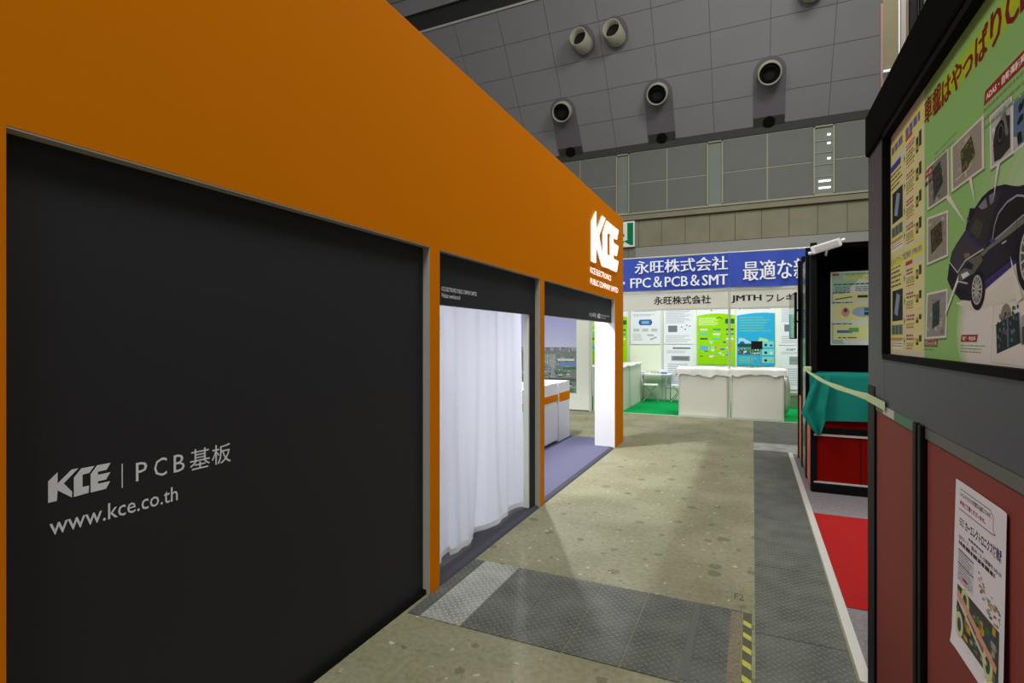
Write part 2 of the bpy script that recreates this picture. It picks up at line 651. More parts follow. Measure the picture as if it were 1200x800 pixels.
# ---- hall end wall (faces the aisle at Y = 18)
WY = 18.0
wall = struct('wall_back', MB().box(-16, 12, WY+0.018, WY+0.5, 5.8, 8.4), M_['joint'])
win = [(-7.18, -6.76), (-4.22, -3.84), (-1.29, -0.89), (1.68, 2.14), (4.7, 5.1)]
xj = [-16, -14.5, -11.5, -8.52, -5.55, -2.57, 0.41, 3.4, 6.4, 9.4, 12]
for i in range(len(xj)-1):
    a, b = xj[i], xj[i+1]
    ws = [q for q in win if a < q[0] < b]
    segs = [(a, b)] if not ws else [(a, ws[0][0]-0.03), (ws[0][1]+0.03, b)]
    for (p, q) in segs:
        for (z0, z1) in ((5.86, 6.88), (6.88, 7.92)):
            part('wall_panel', MB().box(p+0.02, q-0.02, WY, WY+0.02, z0+0.02, z1-0.02), M_['wall_panel'], wall)
for k, (a, b) in enumerate(win):
    wn = struct('window_%d' % (k+1), MB().box(a, b, WY+0.005, WY+0.015, 5.9, 7.86), M_['window'])
    fr = MB()
    for (p, q, r_, t) in ((a-0.04, a, 5.86, 7.9), (b, b+0.04, 5.86, 7.9), (a-0.04, b+0.04, 7.86, 7.9), (a-0.04, b+0.04, 5.86, 5.9)):
        fr.box(p, q, WY-0.06, WY+0.09, r_, t)
    part('window_frame', fr, M_['joint'], wn)
    if k == 3:
        for z in (6.05, 6.25, 6.9, 7.35, 7.6):
            part('lamp', MB().box(b-0.14 if z > 6.5 else a+0.1, b-0.06, WY-0.02, WY+0.004, z, z+0.05), M_['lamp_glow'], wn)
        for z in (6.4, 6.75, 7.1, 7.45):
            part('glazing_bar', MB().box(a, b, WY-0.02, WY+0.004, z, z+0.02), M_['joint'], wn)
con = struct('wall_concrete', MB().box(-16, 12, WY+0.06, WY+0.5, 0, 5.8), M_['dark_gap'])
con.name = 'wall_end'
x = -14.0
while x < 12:
    part('concrete_panel', MB().box(x+0.006, x+0.744, WY, WY+0.1, 4.72, 5.6), M_['concrete'], con)
    x += 0.75
part('ledge', MB().box(-16, 12, WY-0.12, WY+0.1, 5.62, 5.8), M_['concrete'], con, bevel=0.01)
part('ledge_cap', MB().box(-16, 12, WY-0.16, WY+0.1, 5.8, 5.85), M_['joint'], con)
part('lower_wall', MB().box(-3.6, 12, WY-0.03, WY+0.08, 0, 4.70), M_['grey_wall'], con)
x = -15.85
while x < -3.7:
    part('concrete_panel', MB().box(x+0.006, x+0.744, WY, WY+0.08, 0, 4.705), M_['concrete'], con)
    x += 0.75

# ---- sloping panelled ceiling above the wall
K = 886/682
ZT = 8.155
LN = math.sqrt(1+K*K)
sy, sz = -1/LN, K/LN            # direction of climb
ny, nz = -K/LN, -1/LN           # outward normal, down and toward the aisle


def FS(a, b, n=0):
    return (a, WY+b*sy+n*ny, ZT+b*sz+n*nz)


def slab(a0, a1, b0, b1, n0, n1, mb=None):
    return (mb or MB()).prism([(a0, b0), (a1, b0), (a1, b1), (a0, b1)], FS, n0, n1)


ceil = struct('ceiling', slab(-17, 12, -0.1, 11, -0.5, -0.010), M_['ceil_back'])
part('shadow_gap', MB().box(-16, 12, WY-0.02, WY+0.3, 7.93, 8.2), M_['dark_gap'], ceil)
rows = [(0.0, 0.95), (0.95, 1.92), (1.92, 2.9), (2.9, 3.86), (3.86, 4.83)]
pan = {}
for r_, (b0, b1) in enumerate(rows):
    for k in range(-7, 7):
        a = 0.455+k*1.57
        key = r_
        if key not in pan:
            pan[key] = part('ceiling_panel', slab(0.455+0.008, 0.455+1.57-0.008, b0+0.009, b1-0.009, -0.012, 0.0), M_['ceil'], ceil)
            pan[key].location.x = k*1.57
        else:
            c = pan[key].copy()
            COL.objects.link(c)
            c.parent = ceil
            c.location.x = k*1.57
part('trim_strip', slab(-16, 12, 4.84, 4.90, -0.05, 0.04), M_['white_trim'], ceil)
part('dark_recess', slab(-16, 12, 4.90, 5.42, -0.06, -0.01), M_['dark_gap'], ceil)
part('grey_beam', slab(-16, 12, 5.42, 5.85, -0.05, 0.12), M_['ceil'], ceil)
for k in range(-6, 6):
    part('upper_panel', slab(0.455+k*3.14+0.02, 0.455+(k+1)*3.14-0.02, 5.87, 6.6, -0.05, 0.02), M_['concrete'], ceil)
    part('upper_panel', slab(0.455+k*3.14+0.02, 0.455+(k+1)*3.14-0.02, 6.64, 9.5, -0.05, 0.02), M_['concrete'], ceil)


def stadium(a, b0, b1, r, k=14):
    p = [(a-r, b0), (a+r, b0)]
    p += [(a+r*math.cos(t*math.pi/k), b1+r*math.sin(t*math.pi/k)) for t in range(k+1)]
    return p


def ring_tube(p0, p1, r0, r1, th, n=28):
    """hollow tube from p0 to p1"""
    mb = MB()
    p0 = Vector(p0); p1 = Vector(p1)
    d = (p1-p0).normalized()
    a = Vector((1, 0, 0))
    a = (a-d*a.dot(d)).normalized()
    b = d.cross(a)

    def ring(c, r):
        return [c+(a*math.cos(2*math.pi*t/n)+b*math.sin(2*math.pi*t/n))*r for t in range(n)]
    rs = [ring(p0, r0), ring(p1, r1), ring(p1, r1-th), ring(p0+(p1-p0)*0.2, r0-th)]
    vs = [v for q in rs for v in q]
    fs = []
    for j in range(3):
        for t in range(n):
            fs.append((j*n+t, j*n+(t+1) % n, (j+1)*n+(t+1) % n, (j+1)*n+t))
    mb.add(vs, fs, smooth=True)
    mb.add(rs[3], [tuple(range(n))])
    return mb, d


def nozzle_low(a, label):
    b = 1.52
    t = thing('air_nozzle', FS(a, b, 0), label, 'air nozzle', 'air nozzles in the sloping ceiling')
    part('recess_plate', MB().prism(stadium(a, -0.02, b, 0.43), FS, 0.0, 0.03), M_['slot'], t)
    part('shadow_shelf', slab(a-0.43, a+0.43, 0.0, 0.28, 0.03, 0.035), M_['dark_gap'], t)
    part('inspection_cap', MB().tube([FS(a, 0.12, 0.03), FS(a, 0.12, 0.07)], 0.17, 20), M_['black'], t)
    c = Vector(FS(a, b, 0.0))
    d = (Vector((a*0.75, 2, 2.0))-c).normalized()
    d = (d+Vector((0, 0, -0.1))).normalized()
    mb, _ = ring_tube(c, c+d*0.34, 0.33, 0.31, 0.035)
    tb = part('nozzle_tube', mb, M_['nozzle'], t)
    mb, _ = ring_tube(c+d*0.10, c+d*0.28, 0.2, 0.2, 0.03)
    part('inner_ring', mb, M_['black'], tb)
    part('throat', MB().tube([c+d*0.13, c+d*0.15], 0.27, 24), M_['void'], tb)


nozzle_low(-5.86, 'round cream nozzle in the recess nearest the orange booth roofline')
nozzle_low(-2.72, 'middle of the three round nozzles with grey recesses below them')
nozzle_low(0.45, 'rightmost of the three round nozzles with grey recesses below them')


def nozzle_high(a, b, label):
    t = thing('air_nozzle', FS(a, b, 0), label, 'air nozzle', 'air nozzles in the sloping ceiling')
    c = Vector(FS(a, b, 0.0))
    vs = [(a+0.36*math.cos(q*math.pi/16), b-0.02+0.47*math.sin(q*math.pi/16)) for q in range(32)]
    part('collar_plate', MB().prism(vs, FS, 0.0, 0.03), M_['slot'], t)
    d = Vector((-0.10, -1, -0.02)).normalized()
    mb, _ = ring_tube(c+Vector((0.02, 0.12, -0.1)), c+Vector((0.02, 0.0, -0.1))+d*0.5, 0.27, 0.27, 0.03)
    tb = part('nozzle_tube', mb, M_['nozzle'], t)
    part('throat', MB().tube([c+Vector((0.02, 0, -0.1))+d*0.2, c+Vector((0.02, 0, -0.1))+d*0.22], 0.25, 24), M_['void'], tb)


nozzle_high(-4.79, 3.45, 'tilted cream nozzle high on the ceiling, left one of the close pair')
nozzle_high(-3.77, 3.45, 'tilted cream nozzle high on the ceiling, right one of the close pair')
nozzle_high(1.40, 3.45, 'cream nozzle cut off by the top edge of the picture')

# exit sign
t = thing('exit_sign', (-4.07, WY, 4.74), 'green and white running figure exit sign behind the orange booth corner', 'sign')
part('casing', MB().box(-4.53, -3.61, WY-0.14, WY-0.01, 4.72, 5.58), M_['white'], t, bevel=0.01)
pr = Print(FY(WY-0.14), 0.0005, 0.0015)
G = (0, 120, 74)
pr.rect(-4.50, -3.64, 4.75, 5.55, (226, 232, 222))
pr.poly([(-3.85, 5.53), (-3.65, 5.53), (-3.65, 4.77), (-3.74, 4.77), (-3.98, 4.93), (-3.85, 4.95)], G)
pr.ell(-4.16, 5.36, 0.075, 0.075, G)
for p, q, wd in (((-4.2, 5.25), (-4.22, 5.02), .13), ((-4.2, 5.22), (-4.02, 5.2), .06), ((-4.02, 5.2), (-3.95, 5.08), .05), ((-4.2, 5.22), (-4.36, 5.1), .06),
                 ((-4.2, 5.05), (-4.08, 4.92), .075), ((-4.08, 4.92), (-3.96, 4.88), .06), ((-4.24, 5.05), (-4.30, 4.88), .075), ((-4.30, 4.88), (-4.42, 4.84), .06)):
    pr.line(p, q, wd, G)
part('pictogram', pr.mb, M_['print_'], t)

# ---- column and hanging board far right, behind the near stand
t = thing('signboard_frame', (1.95, 10, 0), 'tall pink edged frame with a tan board, behind the right hand stands', 'signboard')
part('frame_post', MB().box(1.835, 1.865, 9.98, 10.02, 0, 6.89), M_['pink'], t)
part('frame_post', MB().box(2.065, 2.085, 9.98, 10.02, 0, 7.1), M_['alu'], t)
part('tan_board', MB().box(1.865, 2.065, 9.99, 10.01, 5.86, 7.1), M_['tan'], t)
part('light_bar', MB().box(1.865, 2.065, 9.95, 10.01, 5.79, 5.83), M_['white'], t)
part('lower_board', MB().box(1.865, 2.065, 9.99, 10.01, 4.9, 5.77), M_['wall_panel'], t)
t = thing('lighting_tower', (2.25, 10.1, 0), 'white and black upright truss tower behind the dark poster stand', 'tower')
part('white_post', MB().box(2.11, 2.18, 10.06, 10.14, 0, 7.2), M_['dull_white'], t, bevel=0.005)
part('tan_infill', MB().box(2.185, 2.225, 10.08, 10.1, 0, 7.1), M_['tan'], t)
for xx in (2.24, 2.31, 2.38):
    part('black_pole', MB().tube([(xx, 10.1, 0), (xx, 10.1, 7.3)], 0.032, 12), M_['black'], t)
part('lamp_head', MB().box(2.22, 2.31, 10.0, 10.2, 6.3, 7.0), M_['black'], t, bevel=0.01)

# ================================================================ ORANGE BOOTH
FXA = -1.86
FI = -1.91
booth = thing('exhibition_booth', (FXA, 3.5, 0), 'long orange exhibition booth with charcoal panels and glowing white logo, left of the aisle', 'booth')
part('fascia', MB().box(FXA, -2.2, -1.0, 8.33, 2.205, 3.505), M_['orange'], booth)
part('bounce_liner', MB().box(-2.2005, -2.206, -0.9, 8.24, 2.2, 3.5), M_['white'], booth)  # added white skin, keeps orange bounce light off the counters
part('bounce_liner', MB().box(-2.161, -2.166, 7.776, 8.33, 0.02, 2.2), M_['white'], booth)  # same added bounce skin behind the corner post
part('bounce_liner', MB().box(-2.21, -2.9, 8.243, 8.249, 2.205, 3.5), M_['white'], booth)  # same added bounce skin inside the end panel
# the far edge of the opening and the posts
for (y0, y1, x1) in ((-1.0, 0.745, -1.98), (2.835, 2.95, -1.98), (4.74, 4.86, -1.98), (7.775, 8.33, -2.16)):
    pst = part('corner_post' if y0 > 7 else 'post', MB().box(FXA, x1, y0, y1, 0, 2.205), M_['orange'], booth)
for (y, x1) in ((2.835, -1.98), (4.74, -1.98)):
    part('reveal', MB().box(FXA-0.001, x1, y-0.004, y, 0, 2.2), M_['reveal'], booth)
part('white_reveal', MB().box(FXA-0.001, -2.16, 7.77, 7.775, 0, 2.2), M_['white'], booth)
part('end_panel', MB().box(-2.2, -2.9, 8.25, 8.33, 2.205, 3.505), M_['orange'], booth)
for (y0, y1) in ((0.745, 2.831), (2.95, 4.736), (4.86, 7.77)):
    part('soffit_strip', MB().box(FXA-0.001, -2.19, y0, y1, 2.199, 2.205), M_['reveal'], booth)
pnl = part('wall_panel', MB().box(FI, -1.96, 0.745, 2.831, 0.012, 2.2), M_['black_panel'], booth)
part('kick_strip', MB().box(-1.885, FI, 0.745, 2.831, 0.0, 0.03), M_['black'], booth)
hd2 = part('header_panel', MB().box(FI, -1.95, 2.95, 4.62, 1.85, 2.2), M_['black_panel'], booth)
part('door_frame', MB().box(FI, -1.95, 4.62, 4.736, 0.0, 2.2), M_['black_panel'], booth)
part('door_frame', MB().box(FI, -1.95, 2.95, 2.985, 0.0, 1.85), M_['black_panel'], booth)
part('inner_trim', MB().box(FI-0.01, -1.97, 4.59, 4.62, 0.03, 1.85), M_['wall_white'], booth)
hd3 = part('header_panel', MB().box(FI, -1.96, 4.86, 7.765, 1.86, 2.2), M_['black_panel'], booth)
part('header_trim', MB().box(FI-0.002, -1.96, 4.86, 7.765, 1.852, 1.86), M_['white'], booth)
# inner walls, seen from a step to the side
part('inner_wall', MB().box(-4.98, -4.9, -1.0, 8.3, 0, 2.7), M_['white'], booth)
part('inner_wall', MB().box(-4.9, -1.98, -1.0, -0.92, 0, 2.7), M_['white'], booth)
part('inner_wall', MB().box(-4.9, -1.98, 2.86, 2.93, 0, 2.7), M_['white'], booth)
part('lamp_rail', MB().tube([(-2.55, 3.0, 3.3), (-2.55, 8.25, 3.3)], 0.025, 10), M_['alu'], booth)

K_ = [(225, 280), (265, 252), (265, 296), (328, 251), (357, 251), (292, 300), (330, 341), (328, 363), (265, 322), (262, 363), (225, 363)]
C_ = [(338, 286), (372, 254), (433, 254), (408, 279), (377, 280), (377, 331), (408, 331), (405, 360), (338, 363)]
E_ = [(416, 286), (447, 254), (513, 254), (493, 280), (450, 281), (450, 294), (512, 294), (490, 321), (450, 321), (450, 332), (511, 332), (490, 360), (416, 361)]


def logo(a0, a1, b0, b1):
    out = []
    for L_ in (K_, C_, E_):
        out.append([(a0+(x-225)/288*(a1-a0), b0+(363-y)/111*(b1-b0)) for x, y in L_])
    return out


F_A = FX(FXA)
F_I = FX(FI)
for name, pts in zip(('letter_k', 'letter_c', 'letter_e'), logo(6.48, 7.93, 2.60, 3.27)):
    part('logo_letter', MB().prism(pts, F_A, 0.008, 0.02), M_['logo'], booth)
t2 = MB()
text(t2, 'KCE ELECTRONICS', F_A, 6.44, 7.50, 2.45, 2.525, 0.012)
part('lit_lettering', t2, M_['logo'], booth)
t2 = MB()
text(t2, 'PUBLIC COMPANY LIMITED', F_A, 6.44, 7.93, 2.31, 2.385, 0.012)
part('lit_lettering', t2, M_['logo'], booth)
# big charcoal panel print
lt = MB()
for pts in logo(0.862, 1.03, 1.132, 1.217):
    lt.prism(pts, F_I, 0.0, 0.0012)
part('logo_print', lt, M_['grey_ink'], pnl)
lt = MB()
lt.prism([(1.064, 1.125), (1.067, 1.125), (1.067, 1.205), (1.064, 1.205)], F_I, 0, 0.001)
part('divider_line', lt, M_['grey_ink'], pnl)
lt = MB()
text(lt, 'P', F_I, 1.108, 1.145, 1.135, 1.198, 0.001)
text(lt, 'C', F_I, 1.168, 1.213, 1.134, 1.199, 0.001)
text(lt, 'B', F_I, 1.237, 1.278, 1.135, 1.198, 0.001)
text(lt, '基', F_I, 1.298, 1.378, 1.128, 1.205, 0.001)
text(lt, '板', F_I, 1.386, 1.468, 1.128, 1.205, 0.001)
part('lettering', lt, M_['grey_ink'], pnl)
lt = MB()
text(lt, 'www.kce.co.th', F_I, 0.865, 1.252, 1.032, 1.085, 0.001, None, 0.004)
part('lettering', lt, M_['grey_ink'], pnl)
lt = MB()
text(lt, 'KCE ELECTRONICS PUBLIC COMPANY LIMITED', F_I, 3.05, 3.55, 1.945, 1.975, 0.001, None, 0.02)
part('lettering', lt, M_['grey_ink'], hd2)
lt = MB()
text(lt, 'Website: www.kce.co.th', F_I, 3.05, 3.30, 1.90, 1.932, 0.001, None, 0.015)
part('lettering', lt, M_['grey_ink'], hd2)
lt = MB()
text(lt, 'PCB基板', F_I, 6.60, 6.93, 1.905, 1.965, 0.001, None, 0.01)
part('lettering', lt, M_['grey_ink'], hd3)
lt = MB()
for pts in logo(6.99, 7.14, 1.90, 1.965):
    lt.prism(pts, F_I, 0.0, 0.0012)
part('logo_print', lt, M_['grey_ink'], hd3)
lt = MB()
text(lt, 'KCE ELECTRONICS PUBLIC COMPANY LIMITED', F_I, 7.18, 7.64, 1.937, 1.957, 0.001, None, 0.02)
part('lettering', lt, M_['grey_ink'], hd3)
lt = MB()
text(lt, 'Website: www.kce.co.th', F_I, 7.18, 7.42, 1.905, 1.925, 0.001, None, 0.02)
part('lettering', lt, M_['grey_ink'], hd3)

# booth carpet
cb = thing('booth_carpet', (-3.3, 6.5, 0), 'lilac grey carpet on the floor inside the orange booth', 'carpet')
part('pile', MB().box(-4.88, -1.92, 4.80, 8.36, 0.0, 0.02), M_['carpet_blue'], cb)
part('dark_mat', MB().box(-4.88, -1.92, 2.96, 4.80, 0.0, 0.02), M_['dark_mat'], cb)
part('edge_strip', MB().prism([(-1.92, 0.0), (-1.862, 0.0), (-1.875, 0.012), (-1.92, 0.022)], lambda a, b, n=0: (a, n, b), 2.955, 7.76), M_['carpet_edge'], cb)
part('edge_strip', MB().box(-4.88, -2.17, 8.36, 8.40, 0, 0.016), M_['carpet_edge'], cb)


# curtain
def curt(u, v, hem=False):
    y = 3.0+u*1.60
    z0 = 0.035+0.012*math.sin(u*9)+(0.03 if 0.12 < u < 0.2 else 0)
    z = z0+v*(2.0-z0)
    fall = (1-v)
    wav = 0.016*math.sin(u*31+1)+0.02*math.sin(u*13.7)+0.008*math.sin(u*57+v*2)
    low = 0.035*math.sin(u*7.3+0.8)*fall**2+0.04*math.sin(u*17+2.0)*fall**4
    return (-2.01+wav*(0.3+0.4*fall)+low, y, z)


mb = MB().grid(lambda u, v: curt(u, v), 160, 40)
ct = thing('curtain', (-2.01, 3.8, 0.03), 'white sheer curtain hanging in the middle opening of the orange booth', 'curtain')
part('sheer_cloth', mb, M_['curtain'], ct)
mb = MB().grid(lambda u, v: (curt(u, v*0.022)[0]+0.002, curt(u, v*0.022)[1], curt(u, v*0.022)[2]), 160, 1)
part('hem', mb, M_['hem'], ct)
part('curtain_rod', MB().tube([(-2.01, 2.99, 2.0), (-2.01, 4.73, 2.0)], 0.012, 10), M_['alu'], ct)


# counters inside the booth
def counter_low(y0, y1, label, last=False):
    t = thing('display_counter', (-3.0, (y0+y1)/2, 0.02), label, 'counter', 'counters inside the orange booth')
    if not last:
        part('body', MB().box(-2.77, -3.27, y0, y1, 0.05, 0.76), M_['white'], t, bevel=0.003)
        n = max(1, round((y1-y0)/0.9))
        for k in range(n):
            a = y0+(y1-y0)*k/n
            b = y0+(y1-y0)*(k+1)/n
            d = part('door', MB().box(-2.755, -2.769, a+0.006, b-0.006, 0.06, 0.62), M_['white'], t, bevel=0.002)
        part('plinth', MB().box(-2.80, -3.24, y0, y1, 0.02, 0.05), M_['carpet_edge'], t)
        part('orange_band', MB().box(-2.754, -2.769, y0, y1, 0.66, 0.765), M_['orange'], t)
        # recessed lit tray with glass sides
        part('tray', MB().box(-2.79, -3.25, y0+0.01, y1-0.01, 0.765, 0.775), M_['white'], t)
        part('back_rim', MB().box(-3.22, -3.27, y0, y1, 0.765, 0.95), M_['white'], t)
        part('front_rim', MB().box(-2.757, -2.772, y0, y1, 0.765, 0.925), M_['white'], t)
        part('top_edge', MB().box(-2.757, -2.80, y0, y1, 0.925, 0.94), M_['white'], t)
    else:
        part('body', MB().box(-2.75, -3.30, y0, y1, 0.02, 0.935), M_['white'], t, bevel=0.004)
        part('orange_band', MB().box(-2.745, -2.7505, y0+0.03, y1, 0.635, 0.775), M_['orange'], t)
    return t


counter_low(4.95, 7.78, 'long white low counter with orange band and doors in the orange booth')
counter_low(7.80, 8.34, 'white end block with orange band closing the booth counter row', last=True)

# city mural wall beyond the booth
t = thing('mural_wall', (-4.8, 11.5, 0), 'white wall panel with a city aerial photograph, seen through the booth opening', 'wall panel')
part('panel', MB().box(-6.6, -3.33, 11.5, 11.56, 0, 2.7), M_['wall_white'], t)
part('end_post', MB().box(-3.33, -3.28, 11.49, 11.57, 0, 2.72), M_['alu'], t)
part('skirting', MB().box(-6.6, -3.33, 11.49, 11.5, 0, 0.02), M_['dark_gap'], t)
rnd = random.Random(5)
pr = Print(FY(11.5), 0.0003, 0.0002)
x0, x1, z0, z1 = -6.3, -3.63, 0.39, 2.45
for k in range(14):
    f = k/13
    pr.rect(x0, x1, 1.40+(z1-1.40)*k/14, 1.40+(z1-1.40)*(k+1)/14, (int(190-44*f), int(194-44*f), int(222-16*f)), 0.0006)
pr.rect(x0, x1, z0, 1.40, (120, 132, 128), 0.0006)
pr.rect(x0, x1, 1.37, 1.43, (120, 124, 140))
for k in range(150):
    a = rnd.uniform(x0, x1-0.05); h = rnd.uniform(0.01, 0.05)
    g = rnd.randint(110, 180)
    pr.rect(a, a+rnd.uniform(.02, .05), 1.35, 1.39+h, (g, g, g+8))
for k in range(1100):
    f = rnd.random()**0.7
    z = 1.36-f*0.93
    sc = 0.25+f
    a = rnd.uniform(x0, x1-0.2*sc)
    if rnd.random() < 0.36:
        col = rnd.choice([(48, 104, 62), (62, 120, 66), (40, 84, 58), (80, 132, 76)])
    else:
        col = rnd.choice([(178, 180, 186), (150, 152, 160), (206, 206, 210), (106, 132, 176), (120, 116, 112), (84, 84, 92)])
    wd = rnd.uniform(0.03, 0.15)*sc; h = rnd.uniform(0.01, 0.04)*sc
    pr.rect(a, min(x1, a+wd), z, z+h, col)
pr.poly([(-4.25, 0.78), (-4.15, 0.78), (-4.2, 1.3), (-4.215, 1.3)], (150, 150, 152))
pr.rect(-4.08, -3.68, 1.12, 1.17, (206, 208, 214)); pr.rect(-4.02, -3.63, 1.0, 1.09, (110, 140, 190)); pr.rect(-3.95, -3.63, 0.93, 0.98, (60, 120, 70))
pr.rect(x0, x1, 0.66, 0.72, (90, 92, 96)); pr.rect(x0, x1, 0.50, 0.55, (150, 146, 138)); pr.rect(-3.95, -3.7, 0.41, 0.49, (70, 130, 76))
for k in range(7):
    pr.rect(-4.38+k*0.04, -4.36+k*0.04, 1.05-0.02*k, 1.27, (186, 188, 196) if k % 2 else (160, 164, 176))
mu = part('aerial_print', pr.mb, M_['print_'], t)


# ================================================================ NEAR RIGHT STAND (dark frame, green poster)
RX = 0.49
F_R = FX(RX, -1)
F_P = FX(RX+0.02, -1)
near = thing('poster_stand', (RX, 1.5, 0), 'dark grey stand with framed green poster and red brown base, nearest on the right', 'display stand')
YE = 2.93
YN = -0.6
# screen opening: Y 2.575 .. 0.55, z 1.555 .. 2.445
oy1, oy0, oz0, oz1 = 2.60, 0.45, 1.555, 2.445
part('case_frame', MB().box(RX, 0.75, oy1, YE, 1.345, 2.65), M_['frame'], near, bevel=0.006)
part('case_frame', MB().box(RX, 0.75, YN, oy0, 1.345, 2.65), M_['frame'], near, bevel=0.006)
part('case_frame', MB().box(RX, 0.75, oy0, oy1, 1.345, oz0), M_['frame'], near)
part('case_frame', MB().box(RX-0.015, 0.75, oy0-0.3, YE-0.01, oz1+0.012, 2.65), M_['blackwall'], near, bevel=0.012)
bz = MB()
for (y0, y1, z0, z1) in ((oy1-0.012, oy1+0.008, oz0, oz1), (oy0, oy1, oz1-0.01, oz1+0.014), (oy0, oy1, oz0-0.018, oz0+0.004), (oy0-0.01, oy0+0.01, oz0, oz1)):
    bz.box(RX-0.008, RX+0.03, y0, y1, z0, z1)
part('bezel', bz, M_['bezel'], near)
part('seam_rail', MB().box(RX+0.001, 0.75, YN, YE-0.16, 1.308, 1.343), M_['rail'], near, bevel=0.002)
for (y0, y1) in ((2.135, 2.775), (0.95, 2.035), (-0.1, 0.88)):
    part('base_panel', MB().box(RX+0.006, RX+0.03, y0, y1, 0.03, 1.308), M_['red_brown'], near)
for (y0, y1, z1, dx) in ((2.775, YE-0.01, 1.41, 0.004), (0.88, 0.95, 1.30, 0.01)):
    part('post', MB().box(RX-dx, 0.56, y0, y1, 0, z1), M_['black'], near, bevel=0.004)
part('post', MB().box(RX-0.012, 0.56, 2.04, 2.072, 0, 1.348), M_['black'], near, bevel=0.004)
part('post', MB().box(RX-0.012, 0.56, 2.09, 2.13, 0, 1.348), M_['black'], near, bevel=0.004)
part('post_groove', MB().box(RX-0.004, 0.56, 2.072, 2.09, 0, 1.345), M_['clear'], near)
part('kick_board', MB().box(RX+0.008, 0.7, YN, 2.775, 0, 0.03), M_['black'], near)
part('back_board', MB().box(0.72, 0.75, YN, YE-0.02, 0.0, 1.345), M_['blackwall'], near)
part('green_tape', MB().box(RX-0.0015, RX+0.001, 2.135, 2.43, 1.31, 1.345), M_['green'], near)
part('silver_tape', MB().box(RX-0.0015, RX+0.001, 2.43, 2.62, 1.312, 1.345), M_['white_trim'], near)

# green poster in the case; a = -Y
post = thing('green_poster', (RX+0.02, 1.5, oz0), 'green poster of a dark car with circuit board photos, in the black case', 'poster')
pr = Print(F_P, 0.0001, 0.00005)
part('sheet', MB().box(RX+0.0202, RX+0.026, oy0, oy1, oz0, oz1), M_['white'], post)
rnd = random.Random(11)
GR = (134, 180, 108)
L0, R0 = -oy1, -oy0
pr.rect(L0, R0, oz0, oz1, GR)
# pale glow printed round the car
for k in range(12):
    f = k/11
    q = 1-f*0.85
    pr.ell(-1.18, 1.86, 0.62*q, 0.36*q, (int(134+66*f**1.2), int(180+22*f**1.2), int(108+84*f**1.2)), k=40)
for k in range(6):
    f = (k+1)/6
    pr.ell(-1.5, 1.64, 0.27*(1.25-0.25*f), 0.16*(1.25-0.25*f), (int(150+56*f), int(188+16*f), int(124+76*f)), k=36)
# left text column
la, lb = L0, -2.125
pr.rect(la, lb, oz0, oz1, (196, 194, 178))
pr.rect(la, lb-0.01, 2.335, 2.40, (206, 204, 96))
pr.bars(la+0.03, la+0.2, 2.35, 2.385, 1, (104, 92, 160), rnd, 0.9, 0.014, False)
pr.bars(la+0.24, lb-0.05, 2.35, 2.385, 1, (104, 92, 160), rnd, 0.9, 0.014, False)
CR = (206, 202, 136)
cells_l = [(2.29, 1.985), (1.90, 1.60)]
for (zt, zb) in cells_l:
    pr.rect(la+0.01, la+0.215, zb-0.03, zt, CR)
    pr.rect(la+0.015, la+0.17, zt-0.004, zt+0.022, (62, 66, 130))
    pr.bars(la+0.02, la+0.2, zt-0.085, zt-0.015, 4, (60, 56, 46), rnd, 0.4, 0.008)
    n = pr.lv()
    h = (zt-zb)
    pr.rect(la+0.04, la+0.2, zb+h*0.30, zb+h*0.70, (34, 44, 52))
    pr.poly([(la+0.07, zb+h*.4), (la+.12, zb+h*.36), (la+.16, zb+h*.62), (la+.11, zb+h*.66)], (130, 150, 164))
    pr.rect(la+0.03, la+0.2, zb+h*0.12, zb+h*0.25, (120, 134, 120))
    for k in range(3):
        pr.rect(la+0.04+k*0.055, la+0.075+k*0.055, zb+h*0.13, zb+h*0.24, (72, 96, 84))
    pr.rect(la+0.02, la+0.2, zb-0.02, zb+h*0.07, (214, 210, 196))
    pr.rect(la+0.02, la+0.2, zb+h*0.055, zb+h*0.08, (176, 132, 40))
    pr.bars(la+0.03, la+0.19, zb-0.015, zb+h*0.05, 3, (120, 110, 90), rnd, 0.35, 0.01, False)
za = [2.335, 2.23, 2.135, 2.045, 1.955]
zb_ = [1.885, 1.80, 1.72, 1.65, 1.575]
for Z in (za, zb_):
    for k in range(4):
        t1, t0 = Z[k]-0.004, Z[k+1]+0.004
        pr.rect(la+0.235, lb-0.012, t0, t1, CR)
        pr.bars(la+0.25, la+0.37, t1-0.035, t1-0.01, 2, (146, 70, 120), rnd, 0.6, 0.008)
        pr.bars(la+0.25, la+0.37, t0+0.012, t1-0.04, 4, (52, 50, 40), rnd, 0.45, 0.007)
        pr.bars(la+0.25, la+0.36, t0+0.003, t0+0.01, 1, (190, 90, 60), rnd, 0.8, 0.007)
        n = pr.lv()
        for (dx, dz) in ((0, 0), (0.036, 0.012)):
            pr.rect(lb-0.1+dx, lb-0.07+dx, t0+0.02+dz, t1-0.025+dz, (40, 62, 56))
        pr.rect(lb-0.093, lb-0.078, t0+0.03, t0+0.045, (196, 160, 60))
        pr.poly([(la+0.218, (t0+t1)/2+0.016), (la+0.218, (t0+t1)/2-0.016), (la+0.235, (t0+t1)/2)], (20, 110, 76))
pr.rect(la+0.005, lb-0.005, 1.90, 1.945, (206, 206, 84))
pr.text('ビルドアップ配線板 (PPBU®)', la+0.02, lb-0.03, 1.908, 1.938, (90, 86, 170), 0.02)
pr.rect(la+0.24, la+0.33, 2.338, 2.352, (170, 60, 60)); pr.rect(la+0.24, la+0.33, 1.886, 1.9, (170, 60, 60))
